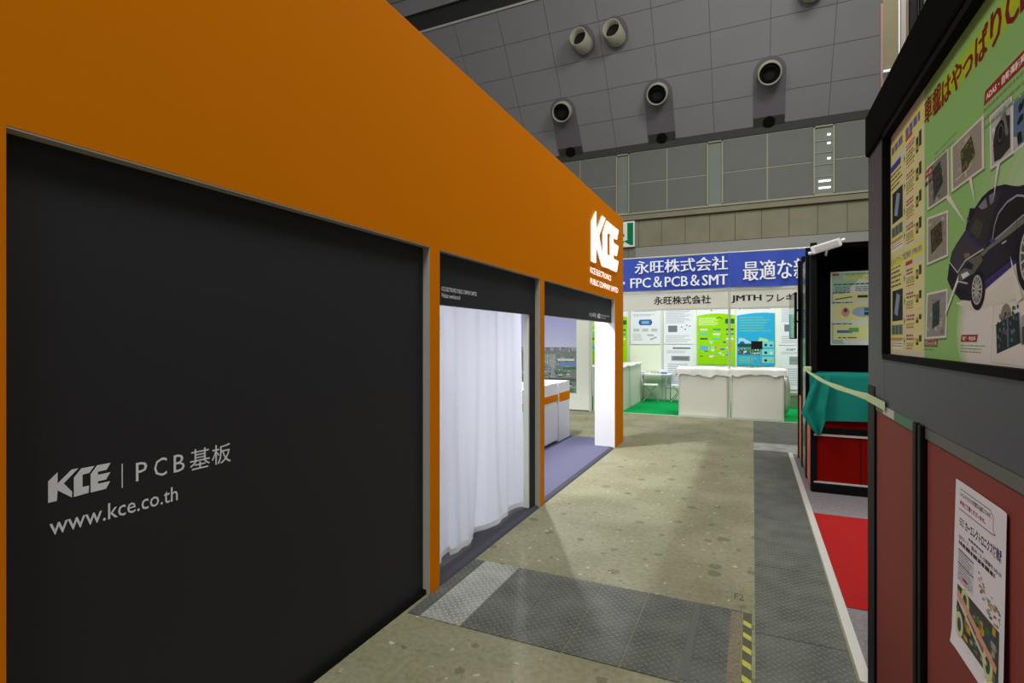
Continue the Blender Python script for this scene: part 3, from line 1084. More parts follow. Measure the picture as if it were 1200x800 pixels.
# headline with a yellow halo
CH = [('車', -2.122, -2.047, 2.31, 2.392), ('載', -2.038, -1.958, 2.305, 2.388), ('は', -1.948, -1.874, 2.304, 2.376), ('や', -1.867, -1.789, 2.302, 2.376), ('っ', -1.778, -1.71, 2.304, 2.352),
      ('ぱ', -1.692, -1.616, 2.30, 2.378), ('り', -1.598, -1.54, 2.298, 2.381), ('C', -1.516, -1.456, 2.30, 2.378), ('M', -1.444, -1.365, 2.30, 2.378)]
for k in range(9):
    f = k/8
    g = 0.026-0.040*f
    pr.poly([(-2.10, 2.335-g), (-1.9, 2.32-g), (-1.36, 2.318-g), (-1.30, 2.34), (-1.36, 2.362+g), (-1.9, 2.368+g), (-2.10, 2.362+g), (-2.13, 2.35)],
            (int(134+36*f), int(180+6*f), int(104-84*f)))
nt_ = 0.0008
for c_, a0, a1, b0, b1 in CH:
    text(pr.mb, c_, F_P, a0, a1, b0, b1, nt_, (112, 26, 22), 0.0 if c_ in 'CM' else 0.018, heavy=0.004)
TG = (138, 42, 40)


def label(Q, words, rows_at, inset=0.12, nrows=3):
    """red slanted tag with words and the small print below it"""
    a0, b0, a1, b1 = Q
    pr.poly([(a0, b0), (a1-0.008, b0), (a1, b1), (a0+0.008, b1)], TG)
    pr.text(words, a0+0.014, a1-0.016, b0+(b1-b0)*0.2, b1-(b1-b0)*0.2, (226, 216, 206), 0.03)
    r0, r1, z0, z1 = rows_at
    pr.bars(r0, r1, z0, z1, nrows, (112, 142, 100), rnd, 0.36, 0.006)


def photo(Q, bg, kind):
    """white bordered photograph, Q = corners tl, tr, br, bl"""
    (x0, y0), (x1, y1), (x2, y2), (x3, y3) = Q
    cx = sum(q[0] for q in Q)/4; cy = sum(q[1] for q in Q)/4
    pr.poly([(x+0.004, y-0.006) for x, y in Q], (92, 120, 78))
    pr.poly(Q, (206, 202, 194))
    I = [(cx+(x-cx)*0.87, cy+(y-cy)*0.91) for x, y in Q]
    pr.poly(I, bg)
    def m(u, v):
        top = (I[0][0]+(I[1][0]-I[0][0])*u, I[0][1]+(I[1][1]-I[0][1])*u)
        bot = (I[3][0]+(I[2][0]-I[3][0])*u, I[3][1]+(I[2][1]-I[3][1])*u)
        return (bot[0]+(top[0]-bot[0])*v, bot[1]+(top[1]-bot[1])*v)
    n = pr.lv()
    for k in range(26):
        u, v = rnd.random()*0.82, rnd.random()*0.86
        du, dv = 0.05+rnd.random()*0.12, 0.04+rnd.random()*0.1
        g = rnd.randint(-34, 38)
        pr.poly([m(u, v), m(u+du, v), m(u+du, v+dv), m(u, v+dv)], tuple(max(0, min(255, c+g)) for c in bg))
    def board(P_, col, col2):
        pr.poly([m(*p) for p in P_], col)
        n2 = pr.lv()
        (ax, ay), (bx, by), (cx_, cy_), (dx_, dy_) = P_
        for i in range(7):
            for j in range(6):
                if rnd.random() < 0.6:
                    u0 = 0.08+i*0.125; v0 = 0.08+j*0.145
                    def bl(u, v):
                        tx = ax+(bx-ax)*u; ty = ay+(by-ay)*u
                        ex = dx_+(cx_-dx_)*u; ey = dy_+(cy_-dy_)*u
                        return m(ex+(tx-ex)*v, ey+(ty-ey)*v)
                    pr.poly([bl(u0, v0), bl(u0+0.08, v0), bl(u0+0.08, v0+0.09), bl(u0, v0+0.09)], rnd.choice(col2), n2)
    if kind == 'dark_board':
        board([(0.22, 0.82), (0.66, 0.92), (0.8, 0.36), (0.32, 0.1)], (40, 52, 56), [(54, 70, 72), (34, 44, 48), (66, 78, 80)])
    elif kind == 'gold_board':
        board([(0.3, 0.72), (0.68, 0.86), (0.8, 0.4), (0.36, 0.12)], (58, 62, 40), [(150, 122, 48), (42, 60, 44), (84, 82, 56)])
        pr.line(m(0.1, 0.15), m(0.62, 0.2), 0.004, (190, 186, 176))
    elif kind == 'mesh_board':
        board([(0.14, 0.72), (0.74, 0.86), (0.8, 0.36), (0.2, 0.16)], (52, 48, 36), [(104, 92, 58), (84, 76, 54)])
    elif kind == 'green_board':
        board([(0.3, 0.76), (0.68, 0.84), (0.7, 0.28), (0.32, 0.18)], (40, 60, 58), [(34, 46, 50), (60, 90, 86)])
    elif kind == 'camera_part':
        pr.poly([m(0.15, 0.05), m(0.1, 0.45), m(0.25, 0.7), m(0.6, 0.8), m(0.72, 0.97), m(0.8, 0.75), m(0.97, 0.7), m(0.97, 0.1), m(0.5, 0.02)], (44, 44, 46))
        pr.poly([m(0.5, 0.75), m(0.72, 0.97), m(0.78, 0.7), m(0.9, 0.4), m(0.8, 0.35)], (108, 108, 110))
        c0 = m(0.5, 0.52)
        for r_, cc in ((0.022, (24, 24, 26)), (0.016, (70, 70, 74)), (0.011, (14, 14, 18))):
            pr.ell(c0[0], c0[1], r_, r_*1.3, cc)


photo([(-2.0992, 2.1699), (-1.8943, 2.1689), (-1.8879, 2.0275), (-2.0938, 2.0314)], (120, 116, 106), 'dark_board')
photo([(-1.875, 2.1618), (-1.6389, 2.1638), (-1.6358, 2.0322), (-1.8687, 2.0321)], (142, 138, 126), 'gold_board')
photo([(-2.0992, 2.008), (-1.8965, 1.9893), (-1.8965, 1.8574), (-2.0992, 1.8567)], (134, 132, 120), 'mesh_board')
photo([(-2.102, 1.7665), (-1.8987, 1.7645), (-1.9119, 1.6237), (-2.1186, 1.6192)], (134, 134, 130), 'green_board')
photo([(-1.6055, 2.1455), (-1.4851, 2.1485), (-1.4827, 2.0186), (-1.5996, 2.0174)], (168, 170, 172), 'camera_part')
# wide photograph beside the camera part (teal boards) and the white inset below
q4 = [(-1.4792, 2.1243), (-1.4187, 2.1295), (-1.4187, 2.0247), (-1.4792, 2.0224)]
pr.poly([(-1.4852, 2.1297), (-1.4009, 2.1317), (-1.4009, 2.0201), (-1.4852, 2.0184)], (206, 202, 194))
pr.poly([(-1.4792, 2.1248), (-1.4009, 2.1261), (-1.4009, 2.0284), (-1.4792, 2.023)], (84, 110, 140))
for e_ in ([(-1.4558, 2.106), (-1.4482, 2.1146), (-1.4296, 2.1156), (-1.432, 2.0994), (-1.4526, 2.0931)], [(-1.4622, 2.0763), (-1.4482, 2.087), (-1.432, 2.0866), (-1.4339, 2.0744), (-1.4558, 2.0695)], [(-1.4687, 2.0432), (-1.4558, 2.0549), (-1.4407, 2.0524), (-1.4382, 2.0299), (-1.4622, 2.0293)]):
    pr.poly(e_, (20, 26, 24))
pr.poly([(-1.4792, 2.0528), (-1.4622, 2.0484), (-1.4558, 2.0242), (-1.4792, 2.0245)], (168, 172, 180))
for e_ in ([(-1.4382, 2.0328), (-1.432, 2.0436), (-1.432, 2.033), (-1.4382, 2.0285)], [(-1.4482, 2.1146), (-1.4432, 2.116), (-1.4339, 2.116), (-1.4419, 2.1092)]):
    pr.poly(e_, (20, 120, 84))

for k in range(4):
    f = 1-k*0.2
    cx_, cy_ = [(-1.4713, 1.7209)][0]
    pr.poly([(cx_+(x-cx_)*f, cy_+(y-cy_)*f) for x, y in [(-1.5101, 1.7065), (-1.5163, 1.7246), (-1.4627, 1.7578), (-1.424, 1.7296), (-1.424, 1.6957), (-1.4889, 1.6985)]], (int(184-14*k), int(200-5*k), int(170-20*k)))
pr.poly([(-1.5802, 1.699), (-1.4979, 1.7012), (-1.3928, 1.6996), (-1.3928, 1.5612), (-1.5968, 1.5641)], (176, 180, 160))
pr.poly([(-1.5774, 1.6977), (-1.4979, 1.7001), (-1.3953, 1.6988), (-1.3953, 1.5626), (-1.594, 1.566)], (206, 202, 194))
pr.ell([(-1.5132, 1.6681)][0][0], [(-1.5132, 1.6681)][0][1], 0.028, 0.03, (124, 122, 110))
ib = [(-1.5666, 1.6532), (-1.4525, 1.6771), (-1.4436, 1.6113), (-1.5613, 1.5858)]
pr.poly(ib, (34, 50, 52))
n = pr.lv()
for k in range(44):
    u, v = rnd.random()*0.9, rnd.random()*0.9
    x = ib[3][0]+(ib[2][0]-ib[3][0])*u; y = ib[3][1]+0.01+(ib[2][1]-ib[3][1])*u+v*0.085
    pr.rect(x, x+0.008, y, y+0.008, rnd.choice([(40, 80, 66), (28, 38, 40), (110, 74, 54), (80, 110, 130)]))
pr.line([(-1.5052, 1.6651)][0], [(-1.5028, 1.6012)][0], 0.006, (90, 116, 140))
pr.line([(-1.4497, 1.6755)][0], [(-1.4403, 1.61)][0], 0.006, (96, 126, 150))
pr.poly([(-1.4403, 1.6674), (-1.3953, 1.6779), (-1.3953, 1.6043), (-1.4403, 1.6075)], (150, 146, 130))
pr.poly([(-1.437, 1.6444), (-1.3953, 1.6534), (-1.3953, 1.6067), (-1.437, 1.6101)], (72, 64, 56))

label((-2.118, 2.137, -2.035, 2.160), 'ボディ・情報系', (-2.02, -1.80, 2.155, 2.19), nrows=2)
pr.bars(-2.12, -1.93, 2.108, 2.125, 1, (70, 60, 60), rnd, 0.8, 0.008)
label((-1.64, 2.183, -1.41, 2.216), 'ADAS・自動運転系', (-1.64, -1.36, 2.11, 2.175), nrows=3)
a_ = [(-2.1345, 1.6143), (-1.9908, 1.6148), (-1.9758, 1.5972), (-2.1317, 1.5951)]
label((a_[3][0], a_[3][1], a_[1][0]+0.004, a_[1][1]+0.003), 'パワートレイン系', (a_[3][0], a_[3][0]+0.13, 1.573, 1.62), nrows=3)
b_ = [(-1.7915, 1.6302), (-1.6731, 1.6309), (-1.6809, 1.6133), (-1.7943, 1.6121)]
label((b_[3][0], b_[3][1], b_[1][0], b_[1][1]), '走行・安全系', (b_[3][0], b_[3][0]+0.17, 1.580, b_[3][1]-0.008), nrows=3)


# the printed car
def cp(l, col):
    pr.poly(l, col)


cp([(-1.8354, 1.7189), (-1.6171, 1.7283), (-1.4368, 1.7673), (-1.3286, 1.7681), (-1.3286, 1.7198), (-1.5344, 1.7003), (-1.7256, 1.6929)], (200, 199, 190))
cp([(-1.9002, 1.7902), (-1.884, 1.831), (-1.8628, 1.863), (-1.827, 1.8794), (-1.7584, 1.9046), (-1.7433, 1.9184), (-1.6941, 1.9484), (-1.6493, 1.9649), (-1.6047, 1.9707), (-1.5628, 1.9697), (-1.5179, 1.9622), (-1.4811, 1.9492), (-1.4512, 1.9404), (-1.4134, 1.9357), (-1.3286, 1.909), (-1.2979, 1.8579), (-1.2979, 1.7718), (-1.4134, 1.7666), (-1.459, 1.7821), (-1.6235, 1.7405), (-1.7256, 1.7176), (-1.7976, 1.7257), (-1.8663, 1.7592)], (30, 28, 44))
cp([(-1.7256, 1.9561), (-1.6899, 1.9475), (-1.6493, 1.9649), (-1.6047, 1.9707), (-1.5628, 1.9697), (-1.5179, 1.9622), (-1.4811, 1.9492), (-1.5344, 1.9623), (-1.5864, 1.9645), (-1.6363, 1.9566), (-1.683, 1.9411), (-1.7403, 1.9068), (-1.7584, 1.9046)], (20, 18, 36))
# bonnet highlight, windscreen, roof, windows
cp([(-1.8698, 1.8412), (-1.8524, 1.8656), (-1.7554, 1.8996), (-1.704, 1.888), (-1.6363, 1.8406), (-1.683, 1.832), (-1.7864, 1.8071), (-1.8154, 1.799)], (58, 54, 64))
cp([(-1.7554, 1.9013), (-1.7256, 1.9029), (-1.6146, 1.8474), (-1.635, 1.8342), (-1.7111, 1.8632)], (44, 44, 84))
cp([(-1.7448, 1.9076), (-1.6693, 1.9513), (-1.5924, 1.9611), (-1.5456, 1.9566), (-1.5344, 1.9479), (-1.5781, 1.9105), (-1.6197, 1.8594), (-1.6375, 1.8408), (-1.704, 1.8729)], (44, 42, 44))
cp([(-1.6693, 1.9471), (-1.6235, 1.9586), (-1.6146, 1.9336), (-1.6493, 1.9353)], (116, 116, 128))
cp([(-1.6047, 1.9591), (-1.5686, 1.9585), (-1.5781, 1.9377), (-1.5973, 1.9347)], (110, 112, 132))
cp([(-1.7256, 1.8985), (-1.683, 1.9225), (-1.6363, 1.8973), (-1.6693, 1.8669)], (62, 60, 56))
cp([(-1.5828, 1.8545), (-1.5686, 1.8839), (-1.5479, 1.904), (-1.5019, 1.9183), (-1.459, 1.9218), (-1.432, 1.9151), (-1.4044, 1.9032), (-1.3694, 1.8738), (-1.3954, 1.8668), (-1.432, 1.8768), (-1.5019, 1.8638), (-1.5781, 1.8488)], (24, 22, 26))
for L_ in ([(-1.5852, 1.8525), (-1.5733, 1.8824), (-1.5524, 1.905), (-1.5061, 1.9202), (-1.459, 1.9231), (-1.4301, 1.9151), (-1.3954, 1.8989)], [(-1.5781, 1.8473), (-1.5019, 1.8614), (-1.432, 1.8746), (-1.3694, 1.878)]):
    for i in range(len(L_)-1):
        pr.line(L_[i], L_[i+1], 0.0045, (140, 146, 158))
cp([(-1.5781, 1.8453), (-1.5019, 1.8587), (-1.432, 1.8702), (-1.3694, 1.873), (-1.3694, 1.8571), (-1.432, 1.857), (-1.5019, 1.8451), (-1.6047, 1.8306), (-1.6401, 1.8205), (-1.6612, 1.8288)], (104, 104, 98))
cp([(-1.6363, 1.7581), (-1.4811, 1.791), (-1.459, 1.7821), (-1.6235, 1.7405), (-1.6401, 1.7399)], (52, 44, 110))
cp([(-1.6273, 1.8238), (-1.5344, 1.8342), (-1.4862, 1.8032), (-1.4811, 1.7933), (-1.6235, 1.7671), (-1.6493, 1.7906)], (34, 32, 46))
cp([(-1.5973, 1.8545), (-1.571, 1.852), (-1.5628, 1.8437), (-1.5864, 1.8427), (-1.5998, 1.8479)], (64, 60, 120))
cp([(-1.7463, 1.9357), (-1.7256, 1.9325), (-1.7256, 1.9193), (-1.7433, 1.9207)], (52, 48, 90))
cp([(-1.5344, 1.8351), (-1.5104, 1.8377), (-1.5093, 1.8338), (-1.5322, 1.8314)], (170, 172, 170))
pr.line([(-1.459, 1.8947)][0], [(-1.465, 1.7911)][0], 0.002, (12, 12, 18))
# headlight, grille, bumper
cp([(-1.8089, 1.7983), (-1.763, 1.8071), (-1.7111, 1.7954), (-1.6997, 1.8075), (-1.7403, 1.8237), (-1.6559, 1.828), (-1.6401, 1.8102), (-1.6969, 1.7856), (-1.7864, 1.7752), (-1.8105, 1.7822)], (92, 90, 88))
cp([(-1.7896, 1.7927), (-1.7433, 1.7953), (-1.7256, 1.7856), (-1.7738, 1.7785)], (206, 208, 208))
cp([(-1.7707, 1.8448), (-1.7329, 1.8437), (-1.7256, 1.8327), (-1.7584, 1.8307)], (120, 96, 86))
for p_, q_ in (([(-1.8804, 1.8378)][0], [(-1.8154, 1.8002)][0]), ([(-1.8154, 1.8002)][0], [(-1.7554, 1.8258)][0]), ([(-1.7554, 1.8258)][0], [(-1.6363, 1.8375)][0]), ([(-1.8105, 1.7764)][0], [(-1.7403, 1.7639)][0])):
    pr.line(p_, q_, 0.004, (176, 178, 182))
cp([(-1.8876, 1.8193), (-1.827, 1.7886), (-1.8354, 1.7718), (-1.8769, 1.7878)], (18, 18, 24))
cp([(-1.8593, 1.7681), (-1.7554, 1.7475), (-1.763, 1.7324), (-1.8024, 1.7376)], (16, 16, 20))


def wheel(cx, cy, rx, ry):
    a, b = cx, cy
    pr.ell(a+0.002, b-0.002, rx*1.22, ry*1.2, (20, 19, 24), k=32)
    pr.ell(a, b, rx*0.86, ry*0.92, (168, 168, 166), k=32)
    pr.ell(a, b, rx*0.72, ry*0.80, (74, 74, 78), k=32)
    n = pr.lv()
    for k in range(13):
        t = k*2*math.pi/13
        pr.line((a, b), (a+rx*0.76*math.cos(t), b+ry*0.84*math.sin(t)), 0.0042, (186, 186, 184))
    pr.ell(a, b, rx*0.2, ry*0.2, (150, 150, 150))


w1 = [(-1.6775, 1.742), (-1.7169, 1.7454), (-1.6775, 1.7824)]
wheel(w1[0][0], w1[0][1], abs(w1[0][0]-w1[1][0]), abs(w1[0][1]-w1[2][1]))
w2 = [(-1.4339, 1.7934), (-1.461, 1.7973), (-1.4339, 1.8265)]
wheel(w2[0][0]+0.030, w2[0][1]-0.005, 0.050, 0.062)
# white callout pointers
for q_ in ([(-1.9131, 2.0285), (-1.8769, 2.0269), (-1.7523, 1.9202)], [(-1.7344, 2.0347), (-1.714, 2.0323), (-1.6857, 1.9508)], [(-1.5616, 2.0182), (-1.5434, 2.0176), (-1.5781, 1.9451)], [(-1.8056, 1.7944), (-1.8089, 1.7751), (-1.9131, 1.6854), (-1.9168, 1.6992)], [(-1.4893, 1.8), (-1.4571, 1.6955), (-1.4301, 1.7044)]):
    pr.poly(q_, (206, 204, 198))
part('printed_picture', pr.mb, M_['print_'], post)

# paper notice on the base
F_N = FX(RX+0.006, -1)
pn = thing('paper_notice', (RX, 1.6, 1.0), 'white paper notice taped to the red brown base of the near right stand', 'notice')
na0, na1, nb0, nb1 = -1.765, -1.455, 0.812, 1.25


def warp_n(a, b):
    u = (a-na0)/(na1-na0)
    return a, b


def F_W(a, b, n=0):
    u = (a-na0)/(na1-na0)
    v = (b-nb0)/(nb1-nb0)
    lift = 0.003+0.007*(1-v)+max(0, 0.05-u)*0.04+max(0, u-0.95)*0.05+max(0, 0.04-v)*0.08
    return F_N(a-0.010*(1-v)*(1-u), b, n+lift)


part('sheet', MB().grid(lambda u, v: F_W(na0+u*(na1-na0), nb0+v*(nb1-nb0)), 10, 12), mat('notice_paper', (218, 214, 222), 0.7), pn)
pr = Print(F_W, 0.0002, 0.00005)
WN = na1-na0
HN = nb1-nb0


def nq(u0, u1, v0, v1):
    return na0+u0*WN, na0+u1*WN, nb0+v0*HN, nb0+v1*HN


# speech frame outline
for p_, q_ in (((.07, .955), (.70, .955)), ((.70, .955), (.76, .93)), ((.76, .93), (.76, .865)), ((.76, .865), (.80, .845)), ((.80, .845), (.74, .84)), ((.74, .84), (.06, .835)), ((.06, .835), (.05, .94)), ((.05, .94), (.07, .955))):
    a = (na0+p_[0]*WN, nb0+p_[1]*HN); b = (na0+q_[0]*WN, nb0+q_[1]*HN)
    pr.line(a, b, 0.0018, (70, 40, 44))
pr.text('カーエレクトロニクス技術展にも出展しています。', *nq(.09, .72, .91, .94), (60, 40, 50), 0.02)
pr.text('是非ご来場くださいませ。', *nq(.09, .62, .86, .89), (150, 44, 40), 0.03)
pr.text('カーエレクトロニクス技術展', *nq(.22, .93, .725, .795), (28, 28, 84), 0.03)
a0, a1, b0, b1 = nq(.07, .19, .735, .785)
pr.bars(a0, a1, b0, b1, 3, (70, 68, 120), rnd, 0.5, 0.004, False)
pr.text('当社ブース', *nq(.08, .30, .66, .685), (50, 48, 70), 0.02)
pr.text('東6ホール 小間番号 E43-28', *nq(.36, .92, .66, .685), (50, 48, 70), 0.02)
a0, a1, b0, b1 = nq(.30, .62, .698, .712); pr.bars(a0, a1, b0, b1, 1, (70, 70, 90), rnd, 0.9, 0.005)
a0, a1, b0, b1 = nq(.08, .88, .625, .65); pr.bars(a0, a1, b0, b1, 1, (60, 58, 80), rnd, 0.9, 0.006)
a0, a1, b0, b1 = nq(.06, .42, .41, .60)
pr.rect(a0, a1, b0, b1, (196, 194, 204)); pr.bars(a0, a1, b0, b1, 12, (140, 138, 150), rnd, 0.5, 0.006)
pr.rect(a0, a1, b1-.003, b1, (40, 40, 44)); pr.rect(a0, a1, b0+.045, b0+.048, (40, 40, 44)); pr.rect(a0+.04, a0+.075, b0+.012, b0+.018, (170, 40, 40))
# little floor map
for k in range(60):
    u = rnd.random(); v = rnd.random()
    a, _, b, _ = nq(.5+.4*u, 1, .58-.18*u*0.6-.12*v, 1)
    pr.rect(a, a+.012, b, b+.005, rnd.choice([(176, 120, 84), (120, 140, 120), (196, 160, 100), (90, 90, 100), (150, 176, 190)]))
# collage photograph
a0, a1, b0, b1 = nq(.06, .90, .10, .385)
pr.rect(a0, a1, b0, b1, (70, 72, 64))
n = pr.lv()
for k in range(70):
    a = rnd.uniform(a0, a1-.03); b = rnd.uniform(b0, b1-.02)
    pr.rect(a, a+rnd.uniform(.008, .03), b, b+rnd.uniform(.006, .02), rnd.choice([(60, 110, 50), (40, 90, 44), (110, 110, 104), (56, 56, 54), (60, 70, 140), (190, 150, 40), (150, 150, 146)]))
for (u, v, r_) in ((.26, .33, .026), (.15, .16, .026), (.72, .15, .028)):
    c0 = (na0+u*WN, nb0+v*HN)
    pr.ell(c0[0], c0[1], r_, r_*1.25, (206, 214, 60)); pr.ell(c0[0], c0[1], r_*.85, r_*1.08, (190, 196, 176)); pr.ell(c0[0], c0[1], r_*.5, r_*.7, (60, 84, 60))
pr.line((a0+.01, b1-.02), (a1-.01, b0+.035), .018, (206, 150, 130)); pr.line((a0+.01, b1-.035), (a1-.06, b0+.02), .010, (206, 196, 180))
pr.text('CMK', *nq(.18, .30, .045, .075), (190, 30, 40), 0.0)
pr.text('日本シイエムケイ株式会社', *nq(.34, .82, .047, .073), (50, 50, 60), 0.02)
part('printed_notice', pr.mb, M_['print_'], pn)

# ---- carpets on the right
gc = tag(part('aisle_carpet', MB().box(0.513, 4.2, 2.945, 8.42, 0.0, 0.006), M_['carpet_grey']), 'speckled grey carpet under the right hand stands', 'carpet')
ws = thing('edge_tape', (0.48, 4, 0), 'long white tape line along the edge of the grey carpet', 'tape')
part('long_strip', MB().box(0.462, 0.512, 2.95, 8.47, 0.0, 0.0075), M_['white_trim'], ws)
part('end_strip', MB().box(0.512, 0.85, 8.42, 8.47, 0.0, 0.0075), M_['white_trim'], ws)
rc = tag(part('red_carpet', MB().box(0.515, 2.2, 3.73, 5.62, 0.006, 0.010), M_['carpet_red']), 'bright red carpet piece between the two right hand stands', 'carpet')

# ================================================================ SECOND RIGHT STAND
SX, SYF, SYB = 0.57, 6.42, 8.2
st = thing('product_stand', (SX, 7, 0), 'black framed stand with red base and a framed poster, behind the near right stand', 'display stand')
WX = 3.2
F2 = FY(6.74)
part('back_board', MB().box(SX+0.02, WX, 6.74, 6.80, 1.25, 2.60), M_['blackwall'], st)
part('top_board', MB().box(SX+0.02, WX, SYF, 8.16, 2.57, 2.62), M_['blackwall'], st)
rf = part('red_front', MB().box(SX+0.04, WX, SYF+0.012, SYF+0.04, 0.12, 0.60), M_['red'], st)
part('red_front', MB().box(SX+0.04, WX, SYF+0.012, SYF+0.04, 0.68, 1.2), M_['red'], st)
part('panel_joint', MB().box(1.008, 1.014, SYF+0.009, SYF+0.012, 0.12, 0.60), M_['black'], st)
part('rail', MB().box(SX, WX, SYF-0.01, SYF+0.04, 0.625, 0.69), M_['black'], st, bevel=0.004)
part('silver_edge', MB().box(SX+0.02, WX, SYF-0.006, SYF+0.012, 0.60, 0.622), M_['white_trim'], st)
part('silver_edge', MB().box(SX+0.02, WX, SYF-0.006, SYF+0.012, 0.105, 0.12), M_['white_trim'], st)
part('kick_board', MB().box(SX, WX, SYF-0.02, SYF+0.05, 0.006, 0.10), M_['black'], st, bevel=0.004)
part('shelf', MB().box(SX+0.02, WX, SYF, 6.75, 1.20, 1.25), M_['blackwall'], st)
for (y, z1) in ((SYF, 2.64), (7.0, 2.68), (7.58, 2.66), (8.14, 2.68)):
    part('upright', MB().box(SX-0.01, SX+0.05, y, y+0.06, 0.006, z1), M_['black'], st, bevel=0.006)
part('side_board', MB().box(SX+0.015, SX+0.04, 6.48, 8.14, 1.15, 2.60), M_['blackwall'], st)
for (y0, y1) in ((6.48, 7.0), (7.64, 8.14)):
    part('side_panel', MB().box(SX+0.004, SX+0.02, y0, y1, 0.03, 0.86), M_['redtrim'], st)
part('glitter_strip', MB().box(SX+0.0, SX+0.03, 7.06, 7.58, 0.02, 2.55), M_['clear'], st)
part('back_panel', MB().box(SX+0.04, WX, 8.12, 8.18, 0.006, 2.6), M_['blackwall'], st)

sp = thing('framed_poster', (1.3, 6.73, 1.56), 'pale green flexible board poster on the black wall of the far right stand', 'poster')
part('sheet', MB().box(0.778, 1.75, 6.722, 6.738, 1.555, 2.35), M_['wall_white'], sp)
FS2 = FY(6.722)
pr = Print(FS2, 0.0003, 0.0001)
a0, a1, b0, b1 = 0.788, 1.74, 1.565, 2.34
pr.rect(a0, a1, b0, b1, (150, 186, 168))
pr.poly([(a0+.12, b0), (a1, b0), (a1, b1), (a0+.32, b1), (a0+.1, b1-.25), (a0, b1-.35), (a0, b0+.25)], (206, 214, 206))
pr.text('Rigid-Flex Se', a0+.11, a0+.47, b1-.1, b1-.035, (206, 206, 20), 0.03)
pr.rect(a0+.01, a0+.07, b1-.03, b1-.012, (190, 40, 40))
pr.bars(a0+.13, a0+.5, b1-.03, b1-.012, 1, (120, 170, 60), rnd, .8, .01)
pr.bars(a0+.02, a1-.3, b1-.14, b1-.12, 1, (40, 130, 96), rnd, .8, .012)
for (z0, z1) in ((b1-.31, b1-.23), (b1-.52, b1-.34), (b1-.73, b1-.57)):
    pr.rect(a0+.015, a1-.02, z0, z1, (212, 216, 150))
    pr.rect(a0+.01, a0+.03, z1+.006, z1+.02, (60, 80, 150)); pr.bars(a0+.035, a0+.22, z1+.006, z1+.02, 1, (60, 70, 90), rnd, .8, .012)
pr.bars(a0+.03, a0+.2, b1-.215, b1-.155, 3, (110, 120, 120), rnd, .5, .012); pr.bars(a0+.22, a0+.5, b1-.215, b1-.155, 3, (110, 120, 120), rnd, .5, .012)
pr.line((a0+.03, b1-.29), (a0+.19, b1-.265), .012, (60, 90, 60)); pr.bars(a0+.24, a0+.46, b1-.28, b1-.25, 1, (50, 60, 60), rnd, .9, .02)
pr.ell(a0+.13, b1-.43, .038, .05, (190, 150, 140)); pr.ell(a0+.13, b1-.41, .018, .022, (120, 60, 90))
pr.ell(a0+.29, b1-.43, .1, .055, (150, 170, 196)); pr.rect(a0+.3, a0+.345, b1-.42, b1-.385, (70, 110, 170)); pr.rect(a0+.3, a0+.345, b1-.465, b1-.43, (40, 80, 60))
pr.ell(a0+.43, b1-.42, .045, .045, (214, 206, 50)); pr.ell(a0+.56, b1-.42, .06, .05, (120, 170, 110))
pr.rect(a0+.05, a0+.19, b1-.655, b1-.625, (70, 110, 190)); pr.rect(a0+.16, a0+.25, b1-.645, b1-.6, (90, 170, 90)); pr.bars(a0+.06, a0+.3, b1-.715, b1-.70, 1, (80, 90, 90), rnd, .8, .02)
pr.rect(a0+.33, a1-.04, b1-.72, b1-.59, (222, 222, 190)); pr.rect(a0+.34, a0+.5, b1-.67, b1-.655, (190, 110, 60))
part('printed_picture', pr.mb, M_['print_'], sp)


# teal cloth over the shelf
def teal(u, v):
    x = 0.545+u*(3.1-0.545)
    if v < 0.35:                               # on the shelf
        k = v/0.35
        return (x, 6.72-k*0.34, 1.262+0.006*math.sin(x*9)*math.sin(k*3))
    k = (v-0.35)/0.65
    drop = 0.49+0.012*math.sin(x*5)+0.016*math.sin(x*2.2+1)
    y = 6.37-0.012*math.sin(k*3.1)-0.010*math.sin(x*15)*k-0.014*math.sin(x*6+k*2)*k
    return (x, y, 1.258-k*drop)


tl = thing('teal_cloth', (1.5, 6.4, 1.25), 'teal cloth draped over the counter of the black and red stand', 'cloth')
part('drape', MB().grid(teal, 120, 26), M_['teal'], tl)


def corner(u, v):
    """gathered corner hanging past the left upright"""
    # left edge and right edge of the hanging tail, from the top fold down to the tip
    lx = [(0.60, 1.22), (0.54, 1.08), (0.465, 0.84), (0.545, 0.70), (0.615, 0.615)]
    rx = [(0.74, 1.24), (0.72, 1.08), (0.69, 0.90), (0.685, 0.77), (0.64, 0.62)]

    def sm(P_, t):
        t = t*(len(P_)-1)
        i = min(int(t), len(P_)-2)
        f = t-i
        return P_[i][0]+(P_[i+1][0]-P_[i][0])*f, P_[i][1]+(P_[i+1][1]-P_[i][1])*f
    a = sm(lx, v); b = sm(rx, v)
    x = a[0]+(b[0]-a[0])*u
    z = a[1]+(b[1]-a[1])*u
    return (x, 6.345-0.03*math.sin(u*8.5)*(0.3+v)-0.02*math.sin(v*3), z)


part('hanging_corner', MB().grid(corner, 24, 24), M_['teal'], tl)

# pale green barrier tape between the two stands
bt = thing('barrier_tape', (0.53, 4.6, 1.3), 'pale green tape stretched from the black stand to the near right stand', 'tape')


def tape_fn(u, v):
    x = 0.505+(0.482-0.505)*u
    y = 6.40+(2.92-6.40)*u
    z = 1.30+(1.352-1.30)*u-0.03*math.sin(math.pi*u)
    wd = 0.028
    return (x+0.004*v, y, z+(v-0.5)*wd*(1+0.15*math.sin(u*20)))


part('strip', MB().grid(tape_fn, 60, 2), M_['tape'], bt)
part('taped_end', MB().grid(lambda u, v: (RX-0.0085, 2.925-u*0.38, 1.352-u*0.002+(v-0.5)*0.036), 10, 2), M_['tape'], bt)
part('knot', MB().box(0.495, 0.565, 6.37, 6.41, 1.28, 1.33), M_['tape'], bt, bevel=0.01)

